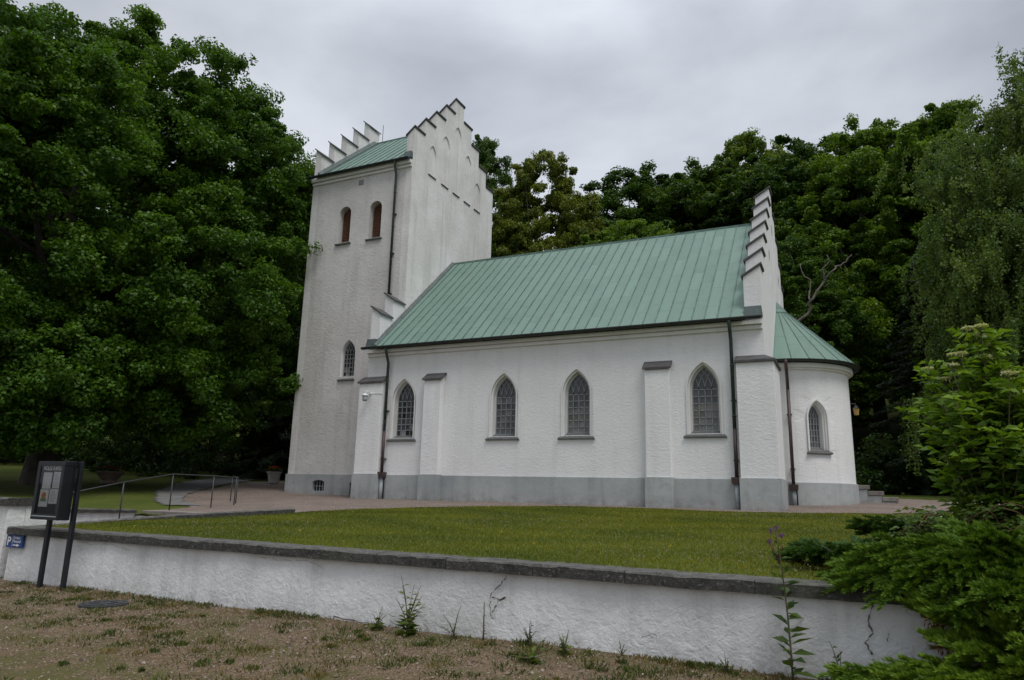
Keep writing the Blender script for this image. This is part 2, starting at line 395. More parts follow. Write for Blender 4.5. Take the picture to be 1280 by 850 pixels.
def gable(name, mat, y0, y1, zb, k, top0, dz, xin, xout, niches=(), drop=.27):
    """a stepped gable: the coping of each step falls from the outer face to the inner one"""
    sgn = 1 if xout > xin else -1
    prof, s, lv = stepped(y0, y1, zb, k, top0-drop-.06, dz)
    mb = MB(); th = abs(xout-xin)
    panel(mb, prof, list(niches), (lambda u, v, d: (xout-sgn*d, u, v)), th, .045, True)
    for i, z in enumerate(lv):   # wedge under each sloping coping
        a, b = y0+s*i, y0+s*(i+1)
        mb.hexa([(xout, a, z), (xin, a, z), (xin, b, z), (xout, b, z), (xout, a, z+drop), (xin, a, z+.002), (xin, b, z+.002), (xout, b, z+drop)])
    g = mb.build(name, mat, church)
    for i, z in enumerate(lv):
        a, b = y0+s*i, y0+s*(i+1); e = .045
        if i < len(lv)//2: a -= e
        elif i > len(lv)//2: b += e
        else: a -= e; b += e
        xo, xi = xout+sgn*.045, xin-sgn*.05; zo, zi = z+drop+.03, z-.02
        c = MB(); c.hexa([(xo, a, zo), (xi, a, zi), (xi, b, zi), (xo, b, zo), (xo, a, zo+.055), (xi, a, zi+.055), (xi, b, zi+.055), (xo, b, zo+.055)])
        c.build('coping_slab', M_COPING, g)
    return g
# nave gables
ge_n = [pointed(W/2+dx, .22, 6.6, t-.35, t) for dx, t in ((-1.45, 7.6), (0, 8.9), (1.45, 7.6))]
gable('nave_gable', M_NAVE, 0, W, P-.02, 6, 6.2, .647, L-.43, L, ge_n)
tw = .004
for sgn_ in (1, -1):   # the two shoulders of the west gable, either side of the tower
    ys_ = [0, .688, TY0+.02] if sgn_ > 0 else [W, W-.688, TY1-.02]
    mb = MB(); zt = (6.2-.24, 6.2+.647-.24)
    for k in range(2):
        a, b = sorted(ys_[k:k+2]); mb.hexa([(-.17, a, P-.02), (.176, a, P-.02), (.176, b, P-.02), (-.17, b, P-.02), (-.17, a, zt[k]+.18), (.176, a, zt[k]-.06), (.176, b, zt[k]-.06), (-.17, b, zt[k]+.18)])
    gw_ = mb.build('nave_gable', M_NAVE, church)
    for k in range(2):
        a, b = sorted(ys_[k:k+2]); e = .045
        if sgn_ > 0: a -= e
        else: b += e
        zo, zi = zt[k]+.21, zt[k]-.08
        c = MB(); c.hexa([(-.215, a, zo), (.226, a, zi), (.226, b, zi), (-.215, b, zo), (-.215, a, zo+.055), (.226, a, zi+.055), (.226, b, zi+.055), (-.215, b, zo+.055)]); c.build('coping_slab', M_COPING, gw_)
# tower
tower_gable_niches = []
for yc, w_, zt in ((2.68, .24, 13.26), (3.62, .28, 14.13), (4.52, .28, 14.98), (5.43, .27, 14.13), (6.31, .26, 13.26)):
    tower_gable_niches.append(pointed(yc, w_, 12.0, zt-w_*1.5, zt, 6))
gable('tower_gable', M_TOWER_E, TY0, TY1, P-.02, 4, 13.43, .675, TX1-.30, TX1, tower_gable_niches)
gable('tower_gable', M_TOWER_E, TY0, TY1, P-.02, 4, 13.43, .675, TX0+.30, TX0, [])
mb = MB()
bel = [rounded(-2.75, .27, 9.26, 10.42, .28), rounded(-1.34, .27, 9.26, 10.42, .28)]
lowin = pointed(-2.13, .31, 4.13, 4.95, 5.47)
bsw = rounded(-2.98, .26, .12, .40, .09)
tw_out = [(TX0+.30, P-.02), (TX1-.30, P-.02), (TX1-.30, 12.05), (TX0+.30, 12.05)]
panel(mb, tw_out, bel+[lowin], south(TY0), .4)
panel(mb, tw_out, [], north(TY1), .4)
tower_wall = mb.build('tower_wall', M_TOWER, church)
for y in (2.68, 3.62, 4.52, 5.43, 6.31):
    c = MB(); c.box(TX1-.05, TX1+.035, y-.27, y+.27, 11.955, 11.988); c.build('niche_sill', M_COPING, church)
c = MB()
for i in range(3): c.box(-2.2+i*.07, -2.15+i*.07, TY0-.012, TY0+.01, 11.48, 11.66)
c.box(-2.22, -1.99, TY0-.006, TY0+.01, 11.46, 11.68); c.build('wall_vent', M_MUNTIN, church)
# plinths
def ring(pts, off):
    """offset a ccw polyline outwards"""
    out = []
    n = len(pts)
    for i in range(n):
        p0, p1, p2 = Vector(pts[i-1]), Vector(pts[i]), Vector(pts[(i+1) % n])
        a = (p1-p0).normalized(); b = (p2-p1).normalized()
        na = Vector((a.y, -a.x)); nb = Vector((b.y, -b.x)); m = (na+nb)
        m = m/m.dot(na) if abs(m.dot(na)) > 1e-6 else na
        out.append(p1+m*off)
    return out
def plinth(pts, off, zt, zb=-.5, holes=None, name='plinth'):
    o = ring(pts, off); i = ring(pts, -.02); mb = MB()
    mb.loft([[(*p, zb) for p in o], [(*p, zt-.03) for p in o], [(*p, zt) for p in i]])
    return mb.build(name, M_PLINTH, church)
plinth([(-.17, 0), (L, 0), (L, W), (-.17, W)], .045, P)
# tower plinth with cellar openings
mb = MB()
ho = [bsw, rounded(-1.42, .2, .0, .38, .08)]
panel(mb, [(TX0-.05, -.6), (-.15, -.6), (-.15, P), (TX0-.05, P)], ho, south(TY0-.05), .25)
mb.box(TX0-.05, TX0+.3, TY0+.2, TY1+.05, -.6, P); mb.box(TX0+.3, -.15, TY1-.2, TY1+.05, -.6, P)
tp = mb.build('plinth', M_PLINTH, church)
for k, (cx, w_) in enumerate(((-2.98, .26), (-1.42, .2))):
    wd = MB(); wd.box(cx-w_-.04, cx+w_+.04, TY0+.08, TY0+.12, 0 if k else .1, .55)
    wo = wd.build('cellar_window', M_DARK, church)
    bars = MB()
    for i in range(1, 4): bars.box(cx-w_+i*w_/2-.012, cx-w_+i*w_/2+.012, TY0+.03, TY0+.055, .02 if k else .12, .47)
    bars.box(cx-w_, cx+w_, TY0+.034, TY0+.05, .27, .295); bars.build('window_bars', M_MUNTIN, wo)
mb = MB(); mb.box(TX0-.3+.62, TX0-.3+.7, TY0-.06, TY0-.04, .36, .48); mb.build('vent_plate', M_PIPE_GREY, church)

# cornices
def band(name, x0, x1, yf, sgn, zs, mat, parent):
    mb = MB()
    for (z0, z1, pr) in zs: mb.box(x0, x1, min(yf, yf-sgn*pr), max(yf, yf-sgn*pr), z0, z1)
    return mb.build(name, mat, parent, bevel=.008)
NZ = [(4.44, 4.535, .07), (4.535, 4.555, .055), (4.555, 4.66, .16)]
band('cornice', -.17, L-.01, .003, 1, NZ, M_TRIM, church); band('cornice', -.17, L-.01, W-.003, -1, NZ, M_TRIM, church)
TZ = [(11.80, 11.90, .06), (11.90, 11.92, .045), (11.92, 12.06, .14)]
band('cornice', TX0, TX1-.01, TY0+.003, 1, TZ, M_TRIM, church); band('cornice', TX0, TX1-.01, TY1-.003, -1, TZ, M_TRIM, church)

# roofs
def roof(name, x0, x1, ye0, ye1, ze, yr, zr, sp, parent):
    mb = MB(); uvs = []
    sl = math.hypot(yr-ye0, zr-ze); n0 = Vector((0, -(zr-ze), (yr-ye0))).normalized()
    a = [(x0, ye0, ze), (x1, ye0, ze), (x1, yr, zr), (x0, yr, zr)]
    b = [(x1, ye1, ze), (x0, ye1, ze), (x0, yr, zr), (x1, yr, zr)]
    t = .06
    me = bpy.data.meshes.new(name)
    vs = a+b+[(x, y, z-t) for x, y, z in a]+[(x, y, z-t) for x, y, z in b]
    fs = [(0, 1, 2, 3), (4, 5, 6, 7), (11, 10, 9, 8), (15, 14, 13, 12), (0, 8, 9, 1), (4, 12, 13, 5)]
    me.from_pydata(vs, [], fs)
    ul = me.uv_layers.new(name='UVMap')
    uv = [(0, x0), (0, x1), (sl, x1), (sl, x0), (0, x1), (0, x0), (sl, x0), (sl, x1)]
    for p in me.polygons:
        for li in p.loop_indices:
            vi = me.loops[li].vertex_index; q = uv[vi % 8]; ul.data[li].uv = (q[0], (q[1]-x0)/((x1-x0)/int(round((x1-x0)/sp))))
    o = link_mesh(name, me, M_ROOF, parent)
    sm = MB(); n = int(round((x1-x0)/sp)); 
    for i in range(1, n):
        x = x0+(x1-x0)*i/n
        for (ye, sg) in ((ye0, 1), (ye1, -1)):
            nn = Vector((0, -sg*(zr-ze), abs(yr-ye))).normalized()*.028; ns = Vector((0, -sg*(zr-ze), abs(yr-ye))).normalized()*-.01
            A = Vector((x, ye, ze)); B = Vector((x, yr, zr)); h = Vector((.009, 0, 0))
            sm.hexa([A-h+ns, A+h+ns, B+h+ns, B-h+ns, A-h+nn, A+h+nn, B+h+nn, B-h+nn])
    sm.box(x0, x1, yr-.035, yr+.035, zr-.02, zr+.045)
    sm.build('standing_seams', M_SEAM, o)
    return o
M_SP = 1.0
nr = roof('nave_roof', .185, L-.435, -.28, W+.28, EV+.02, W/2, R, .33, church)
mb = MB(); # dark flashings against the tower and against the gable
sl = (R-EV-.02)/(W/2+.28)
for (xa, xb) in ((.184, .30),):
    mb.hexa([(xa, -.26, EV+.03), (xb, -.26, EV+.03), (xb, W/2, R+.02), (xa, W/2, R+.02), (xa, -.26, EV+.12), (xb, -.26, EV+.06), (xb, W/2, R+.05), (xa, W/2, R+.11)])
mb.build('flashing', M_LEAD, nr)
for i in range(52):  # torn fringe of the flashing on the tower wall
    pass
fr = MB()
for i in range(70):
    t_ = (i+.5)/70; y = -.26+t_*(W/2+.2); z = EV+.1+sl*(y+.26)
    fr.hexa([(.182, y-.02, z-.03), (.20, y-.02, z-.03), (.20, y+.02, z), (.182, y+.02, z), (.182, y-.01, z+.05+.04*rnd.random()), (.192, y-.01, z+.05), (.192, y+.01, z+.06), (.182, y+.01, z+.06+.04*rnd.random())])
fr.build('flashing_fringe', M_LEAD, nr)
TYC = (TY0+TY1)/2
tr = roof('tower_roof', TX0+.305, TX1-.305, TY0-.2, TY1+.2, 12.08, TYC, 15.1, .36, church)
mb = MB(); mb.hexa([(TX0+.304, TY0-.15, 12.13), (TX0+.5, TY0-.15, 12.13), (TX0+.5, TYC, 15.1), (TX0+.304, TYC, 15.1), (TX0+.304, TY0-.15, 12.3), (TX0+.5, TY0-.15, 12.17), (TX0+.5, TYC, 15.15), (TX0+.304, TYC, 15.28)])
mb.build('flashing', M_LEAD, tr)
rod = MB(); rod.tube([(TX0+.75, TYC, 15.05), (TX0+.75, TYC, 15.95)], .012, 6); rod.build('lightning_rod', M_RAIL, tr)
def gutter(x0, x1, y, z, parent, sgn=1):
    mb = MB(); n = 8
    loops = []
    for x in (x0, x1): loops.append([(x, y+.07*math.cos(PI+PI*k/n), z+.07*math.sin(PI+PI*k/n)) for k in range(n+1)]+[(x, y+.062*math.cos(-PI*k/n), z+.012+.062*math.sin(-PI*k/n)) for k in range(n+1)])
    mb.loft(loops, True, True); return mb.build('gutter', M_GUTTER, parent)
gutter(-.24, L+.0, -.32, EV+.005, church); gutter(-.24, L, W+.32, EV+.005, church)
gutter(TX0-.12, TX1-.02, TY0-.24, 12.09, church); gutter(TX0-.12, TX1-.02, TY1+.24, 12.09, church)
# little lead boxes where the gutter meets the gables
for (x0, x1, y, z) in ((-.20, .17, -.20, EV+.05), (L-.44, L+.01, -.20, EV+.05), (TX1-.31, TX1+.0, TY0-.18, 12.12)):
    mb = MB(); mb.hexa([(x0, y, z), (x1, y, z), (x1, y+.24, z), (x0, y+.24, z), (x0+.02, y+.06, z+.27), (x1-.02, y+.06, z+.27), (x1-.02, y+.24, z+.27), (x0+.02, y+.24, z+.27)])
    mb.build('lead_box', M_LEAD, church)

# buttresses
def weathering(mb, x0, x1, yf, yb, zf, zb, e=.05, t=.06):
    mb.hexa([(x0-e, yf-e, zf), (x1+e, yf-e, zf), (x1+e, yb, zb), (x0-e, yb, zb), (x0-e, yf-e, zf+t), (x1+e, yf-e, zf+t), (x1+e, yb, zb+t), (x0-e, yb, zb+t)])
def buttress(x0, x1, p, zt, mat=M_NAVE, yb=.0, rise=.17):
    mb = MB(); mb.hexa([(x0, -p, P-.02), (x1, -p, P-.02), (x1, yb, P-.02), (x0, yb, P-.02), (x0, -p, zt), (x1, -p, zt), (x1, yb, zt+rise), (x0, yb, zt+rise)])
    b = mb.build('buttress', mat, church, bevel=.012)
    c = MB(); weathering(c, x0, x1, -p, .0, zt+.005, zt+rise+.03); c.build('coping_slab', M_COPING, b)
    q = MB(); q.box(x0-.03, x1+.03, -p-.04, .0, -.5, P); q.build('plinth', M_PLINTH, b, bevel=.01)
    return b
buttress(-.27, .62, .27, 3.53); buttress(2.17, 2.78, .24, 3.53); buttress(9.09, 9.75, .2, 3.5)
def corner_buttress(x0, x1, y0, y1, zt, north=False):
    mb = MB(); s = -1 if north else 1
    mb.loft([[(x0, y0, P-.02), (x1, y0, P-.02), (x1, y1, P-.02), (x0, y1, P-.02)], [(x0, y0, zt), (x1, y0, zt), (x1, y1, zt), (x0, y1, zt)]], True, True)
    b = mb.build('buttress', M_NAVE, church, bevel=.012)
    e = .05; yw = 0 if not north else W
    ya, yb_ = (y0-e, y1+e) if not north else (y1+e, y0-e)
    c = MB()   # hipped weathering on the south and east sides
    lo = [(x0-.03, ya, zt), (x1+e, ya, zt), (x1+e, yb_, zt), (x0-.03, yb_, zt)]
    lo2 = [(x, y, zt+.06) for x, y, z in lo]
    hi = [(x0-.03, yw, zt+.22), (L, yw, zt+.22), (L, yb_, zt+.22), (x0-.03, yb_, zt+.22)]
    c.loft([lo, lo2, hi], True, True); c.build('coping_slab', M_COPING, b)
    q = MB(); q.box(x0-.03, x1+.035, min(y0-.04, y0), y1+.04, -.5, P); q.build('plinth', M_PLINTH, b, bevel=.01)
corner_buttress(11.46, L+.23, -.25, 1.25, 3.55); corner_buttress(11.46, L+.23, W-1.25, W+.25, 3.55, True)

# windows
def add_color(o, cols):
    me = o.data; a = me.color_attributes.new('pane', 'FLOAT_COLOR', 'CORNER')
    for p in me.polygons:
        for li in p.loop_indices: a.data[li].color = (*cols[p.index], 1)
def window(fn, cx, w_out, zsill, zs, za, prof, palette, seed, cols=4, rows=6, sill_e=.09, reveal_mat=M_TRIM, frame=True, mun=.011):
    """prof: list of (inset, depth). the last entry is where the glass sits"""
    rr = random.Random(seed); mb = MB(); loops = []
    for ins, d in prof:
        loops.append([fn(u, v, d) for u, v in pointed(cx, w_out-ins, zsill-.1, zs, za-ins*1.25)])
    mb.loft(loops); win = mb.build('window', reveal_mat, church)
    ins, d = prof[-1]; gw = w_out-ins; ga = za-ins*1.25; zb = zsill
    # panes: each a separate slightly tilted quad, then the arched head
    g = MB(); cl = []
    cw = 2*gw/cols; rh = (zs-zb)/rows
    for j in range(rows):
        for i in range(cols):
            u0 = cx-gw+i*cw; v0 = zb+j*rh; tx, ty = rr.uniform(-.008, .008), rr.uniform(-.008, .008)
            g.add([fn(u0, v0, d+.01+tx+ty), fn(u0+cw, v0, d+.01-tx+ty), fn(u0+cw, v0+rh, d+.01-tx-ty), fn(u0, v0+rh, d+.01+tx-ty)], [(0, 1, 2, 3)])
            cl.append(palette(i, j, rr))
    top = [p for p in pointed(cx, gw, zs, zs, ga, 12)][1:]
    g.add([fn(u, v, d+.012) for u, v in top], [tuple(range(len(top)))]); cl.append(palette(-1, rows, rr))
    go = g.build('glass', M_GLASS, win, recalc=False); add_color(go, cl)
    # muntins
    m = MB()
    def bar(p, q, wd=mun):
        p = Vector(p); q = Vector(q); t_ = (q-p); 
        if t_.length < 1e-5: return
        n_ = Vector((-t_.y, t_.x)).normalized()*wd
        a = [p-n_, q-n_, q+n_, p+n_]
        m.hexa([fn(*x, d+.008) for x in a]+[fn(*x, d-.014) for x in a])
    for i in range(1, cols): bar((cx-gw+i*cw, zb), (cx-gw+i*cw, zs))
    for j in range(0, rows+1): bar((cx-gw, zb+j*rh), (cx+gw, zb+j*rh))
    h = ga-zs; r = (gw*gw+h*h)/(2*gw); hull = pointed(cx, gw, zs-.01, zs, ga, 12)
    for i in range(0, cols+1):
        for sg in (1, -1):
            x0 = cx-gw+i*cw; c0 = x0+sg*r; pv = None
            for k in range(40):
                a = k*.03; pt = (c0-sg*r*math.cos(a), zs+r*math.sin(a))
                if not inside(hull, *pt) and k > 0: break
                if pv is not None: bar(pv, pt, mun*.85)
                pv = pt
    if frame:
        o = pointed(cx, gw, zb, zs, ga, 12); i_ = pointed(cx, gw-.022, zb+.02, zs, ga-.03, 12)
        m.loft([[fn(u, v, d-.018) for u, v in o], [fn(u, v, d-.018) for u, v in i_], [fn(u, v, d+.005) for u, v in i_]])
    m.build('muntins', M_MUNTIN, win)
    # sloping sill
    s = MB(); e = w_out+sill_e
    a = [fn(cx-e, zsill-.17, -.06), fn(cx+e, zsill-.17, -.06), fn(cx+e, zsill-.19, .02), fn(cx-e, zsill-.19, .02)]
    b = [fn(cx-e, zsill-.135, -.06), fn(cx+e, zsill-.135, -.06), fn(cx+w_out-.02, zsill-.06, .03), fn(cx-w_out+.02, zsill-.06, .03)]
    s.hexa(a+b)
    s.hexa([fn(cx-w_out+.01, zsill-.17, .0), fn(cx+w_out-.01, zsill-.17, .0), fn(cx+gw+.03, zsill-.12, d-.002), fn(cx-gw-.03, zsill-.12, d-.002), fn(cx-w_out+.01, zsill-.085, .0), fn(cx+w_out-.01, zsill-.085, .0), fn(cx+gw+.03, zsill+.005, d-.002), fn(cx-gw-.03, zsill+.005, d-.002)])
    s.build('sill', M_SILL, win)
    return win
def pal_dark(i, j, r):
    if j <= 1 and r.random() < .35: return (.30, .30, .29)
    k = r.choice((.008, .012, .018, .03, .01)); return (k, k*1.05, k*1.05)
def pal_mid(i, j, r):
    k = r.uniform(.04, .15); return (k, k, k*1.03)
def pal_warm(i, j, r):
    if j == 0 and i > 0: return (.19, .19, .17)
    if j < 4: k = r.uniform(.11, .21); return (k, k*.95, k*.83)
    k = r.uniform(.035, .075); return (k, k*1.02, k*1.08)
PROF = [(-.004, -.03), (.035, -.03), (.045, .035), (.085, .04), (.09, .2), (.125, .2)]
for (cx, k) in WIN:
    window(south(0), cx, .455, 1.87, 2.97, 3.71, PROF, (pal_dark, pal_mid, pal_warm, pal_warm)[k], 10+k)
window(south(TY0), -2.13, .315, 4.15, 4.95, 5.47, [(-.004, -.002), (.03, .05), (.035, .14), (.055, .14)], pal_dark, 31, 4, 5, .06, M_TOWER)
for cx in (-2.75, -1.34):   # belfry shutters
    mb = MB(); o = rounded(cx, .272, 9.26, 10.42, .282); mb.loft([[(u, TY0, v) for u, v in o], [(u, TY0+.38, v) for u, v in o]])
    wn = mb.build('belfry_window', M_TOWER_E, church)
    s = MB(); o = rounded(cx, .26, 9.27, 10.42, .27); s.add([(u, TY0+.27, v) for u, v in o], [tuple(range(len(o)))])
    for k in range(18):
        z = 9.31+k*.072; hw = .26 if z < 10.4 else .26*math.sqrt(max(.02, 1-((z-10.4)/.29)**2))
        s.hexa([(cx-hw, TY0+.22, z), (cx+hw, TY0+.22, z), (cx+hw, TY0+.265, z+.04), (cx-hw, TY0+.265, z+.04), (cx-hw, TY0+.22, z+.02), (cx+hw, TY0+.22, z+.02), (cx+hw, TY0+.265, z+.06), (cx-hw, TY0+.265, z+.06)])
    s.build('shutter', M_SHUT, wn)
    c = MB(); c.hexa([(cx-.36, TY0-.07, 9.17), (cx+.36, TY0-.07, 9.17), (cx+.36, TY0+.25, 9.2), (cx-.36, TY0+.25, 9.2), (cx-.36, TY0-.07, 9.215), (cx+.36, TY0-.07, 9.215), (cx+.3, TY0+.25, 9.28), (cx-.3, TY0+.25, 9.28)]); c.build('sill', M_LEAD, wn)

# apse
AX, AY, AR = L, W/2, 1.885
def cyl(R_): return lambda u, v, d: (AX+(R_-d)*math.cos(u), AY+(R_-d)*math.sin(u), v)
aw = math.radians(-57.2); hw_ = .315/AR
ah = [(aw+(p[0])/AR, p[1]) for p in pointed(0, .315, 1.5, 2.45, 2.98)]
gr = [(a, z) for a in np.linspace(-PI/2+.02, PI/2-.02, 64) for z in np.linspace(P+.15, 3.8, 9)]
mb = MB(); ang = np.linspace(-PI/2, PI/2, 66)
outer = [(a, P-.02) for a in ang]+[(a, 4.02) for a in ang[::-1]]
panel(mb, outer, [ah], cyl(AR), .35, grid=gr); mb.build('apse_wall', M_NAVE, church)
ca, sa = math.cos(aw), math.sin(aw)
def tang(u, v, d): return (AX+(AR+.0-d)*ca-u*sa, AY+(AR+.0-d)*sa+u*ca, v)
window(tang, 0, .32, 1.62, 2.45, 2.98, [(-.004, .0), (.0, -.03), (.035, -.03), (.045, .03), (.075, .035), (.085, .09), (.115, .095), (.125, .22), (.15, .22)], pal_mid, 51, 4, 5, .05)
mb = MB(); an = np.linspace(-PI/2, PI/2, 49)
def arcband(mb, r0, r1, z0, z1): mb.loft([[(AX+r*math.cos(a), AY+r*math.sin(a), z) for a in an] for r, z in ((r0, z0), (r1, z0), (r1, z1), (r0, z1))], False)
ap = MB(); arcband(ap, AR-.02, AR+.05, -.5, P-.03); ap.loft([[(AX+r*math.cos(a), AY+r*math.sin(a), z) for a in an] for r, z in ((AR+.05, P-.03), (AR-.01, P))], False)
ap.build('plinth', M_PLINTH, church)
ac = MB(); arcband(ac, AR-.02, AR+.06, 3.80, 3.86); arcband(ac, AR-.02, AR+.14, 3.86, 3.98); ac.build('cornice', M_TRIM, church)
gt = MB(); gt.loft([[(AX+(2.17+.07*math.cos(b))*math.cos(a), AY+(2.17+.07*math.cos(b))*math.sin(a), 4.06+.07*math.sin(b)) for a in an] for b in [PI+PI*k/8 for k in range(9)]], False)
gt.build('gutter', M_GUTTER, church, smooth=True)
# half cone roof with radial seams
er, ez, az_ = 2.17, 4.07, 6.2
me = bpy.data.meshes.new('apse_roof'); nA = 60; vs = []; fs = []; uv = []
rs = np.linspace(.03, er, 8)
for r in rs:
    for a in np.linspace(-PI/2, PI/2, nA): vs.append((AX+r*math.cos(a), AY+r*math.sin(a), az_-(az_-ez)*r/er)); uv.append((r*1.4, (a+PI/2)/PI*14))
for i in range(7):
    for j in range(nA-1): fs.append((i*nA+j, (i+1)*nA+j, (i+1)*nA+j+1, i*nA+j+1))
me.from_pydata(vs, [], fs); ul = me.uv_layers.new(name='UVMap')
for l in me.loops: ul.data[l.index].uv = uv[l.vertex_index]
ar_o = link_mesh('apse_roof', me, M_ROOF, church)
sm = MB()
for k in range(15):
    a = -PI/2+PI*k/14; 
    sm.tube([(AX+r*math.cos(a), AY+r*math.sin(a), az_-(az_-ez)*r/er+.008) for r in (.12, er)], .014, 5)
sm.build('standing_seams', M_SEAM, ar_o)
mb = MB(); mb.loft([[(AX+r*math.cos(a), AY+r*math.sin(a), az_-(az_-ez)*r/er+o) for a in np.linspace(-PI/2, PI/2, 20)] for r, o in ((.02, .12), (.34, .03))], False); mb.build('flashing', M_SEAM, ar_o)

# downpipes
def downpipe(x, y, ztop, zb, yo, zmid, zlow, red=True, parent=church, shoe=True, off=(0, 0)):
    mb = MB(); r = .045
    mb.tube([(x+off[0], y-yo+off[1], ztop), (x+off[0], y-yo+off[1], ztop-.08), (x+off[0]*.5, y-yo*.4+off[1]*.5, ztop-.33), (x, y, ztop-.5), (x, y, zmid)], r, 10)
    for z in np.arange(zmid+.3, ztop-.6, 1.3): mb.lathe([(r+.004, 0), (r+.014, .005), (r+.014, .03), (r+.004, .035)], (x, y, z), 10)
    p = mb.build('downpipe', M_PIPE_G if red is not None else M_PIPE_R, parent, smooth=True)
    if shoe:
        lo = MB(); lo.tube([(x, y, zmid), (x, y, zlow)], r+.002, 10); lo.build('lower_pipe', M_PIPE_R, p, smooth=True)
        s = MB(); s.hexa([(x-.11, y-.1, zlow-.16), (x+.11, y-.1, zlow-.16), (x+.11, y+.1, zlow-.16), (x-.11, y+.1, zlow-.16), (x-.12, y-.11, zlow), (x+.12, y-.11, zlow), (x+.12, y+.1, zlow), (x-.12, y+.1, zlow)]); s.build('pipe_shoe', M_PIPE_R, p)
        f = MB(); f.tube([(x, y, zlow-.15), (x, y, zb)], .06, 10); f.build('foot_pipe', M_PIPE_GREY, p, smooth=True)
        c = MB(); c.tube([(x+.075, y+.03, zlow-.1), (x+.075, y+.03, zb)], .02, 6); c.build('earth_cable', M_BLACK, p)
    for z in np.arange(zlow+.4, ztop-.6, 1.5):
        b = MB(); b.box(x-.065, x+.065, y-.01, y+.16, z, z+.03); b.build('bracket', M_GUTTER, p)
    return p
downpipe(.71, -.13, EV-.02, -.2, .19, 2.0, .74); downpipe(11.35, -.12, EV-.02, -.15, .2, 1.9, .70)
downpipe(12.47, 2.46, 4.03, 0, .18, 3.2, .60, None, off=(0, .0))
downpipe(-.45, TY0-.1, 12.05, 6.6, .14, 6.62, 6.6, True, shoe=False)

# ------------------------------------------------------------------ things on the chapel
lamp = empty('wall_lamp', (.2, -.27, 3.2)); tag(lamp, 'small white wall lamp on the leftmost buttress, left of the green downpipe', 'lamp')
def put(mb, name, mat, parent, **k):
    o = mb.build(name, mat, parent, **k); return o
mb = MB(); mb.tube([(0, 0, 0), (0, -.12, .06), (-.03, -.2, .05), (-.05, -.22, -.04)], .018, 8); mb.lathe([(.05, 0), (.05, .02)], (0, -.005, -.01), 12); put(mb, 'bracket', M_WHITEP, lamp)
mb = MB(); mb.lathe([(.03, .0), (.1, -.05), (.105, -.08)], (-.05, -.22, -.02), 14); put(mb, 'lamp_cap', M_WHITEP, lamp, smooth=True)
mb = MB(); mb.lathe([(.085, 0), (.075, -.14), (.05, -.17)], (-.05, -.22, -.1), 12); put(mb, 'lamp_shade', M_PIPE_GREY, lamp, smooth=True)
mb = MB(); mb.tube([(.01, -.004, 0), (.5, -.004, -.01)], .012, 6); put(mb, 'cable', M_WHITEP, lamp)
lan = empty('wall_lantern', (13.93, 5.05, 3.0)); tag(lan, 'amber glazed lantern on a bracket behind the round apse', 'lantern')
mb = MB(); mb.tube([(0, 0, .0), (.12, .02, .08), (.24, .03, .06), (.25, .03, 0)], .014, 8); put(mb, 'bracket', M_BLACK, lan)
mb = MB(); mb.lathe([(.1, -.02), (.04, .06), (.015, .08)], (.25, .03, -.05), 6); put(mb, 'lamp_cap', M_BLACK, lan)
mb = MB(); mb.lathe([(.06, -.2), (.085, .0)], (.25, .03, -.07), 6); put(mb, 'lamp_glass', M_LAMPG, lan)
st = empty('stone_steps', (13.95, 5.0, .14)); tag(st, 'three grey stone steps leading up behind the round apse', 'steps')
for k in range(3):
    mb = MB(); x1 = .36+.36*k+.06; z1 = .52-.165*k
    mb.box(0 if k == 0 else .36*k, x1-.06, 0, 1.3, -.6, z1-.13); put(mb, 'riser_block', M_PLINTH, st, bevel=.008)
    mb = MB(); mb.box(0 if k == 0 else .36*k+.0, x1, -.03, 1.32, z1-.125, z1); put(mb, 'tread', M_STEP, st, bevel=.012)

# ------------------------------------------------------------------ yard walls, ramp, rail
def coping_blocks(pts, zf, wd, th, mat, name, parent, blk=1.15, seed=1, over=.06):
    """long coping of cut stones with open joints; pts = two ends of the centre line; zf(t) top height"""
    rr = random.Random(seed); a, b = Vector(pts[0]), Vector(pts[1]); d = (b-a); Ln = d.length; d.normalize(); n = Vector((-d.y, d.x)); mb = MB(); s = 0
    while s < Ln-.02:
        e = min(Ln, s+blk*rr.uniform(.8, 1.25)); j = .003
        k = max(2, int((e-s)/.16)); loops = []
        for i in range(k+1):
            q = s+j+(e-s-2*j)*i/k; c = a+d*q; z = zf(q/Ln)+rr.uniform(-.004, .004); h = wd/2+rr.uniform(-.005, .005); g = rr.uniform(.01, .03)
            loops.append([tuple((c-n*h))+(z-th,), tuple(c-n*h)+(z-g,), tuple(c-n*(h-.03))+(z,), tuple(c+n*(h-.03))+(z,), tuple(c+n*h)+(z-.015,), tuple(c+n*h)+(z-th,)])
        mb.loft(loops, True, True); s = e
    return mb.build(name, mat, parent)
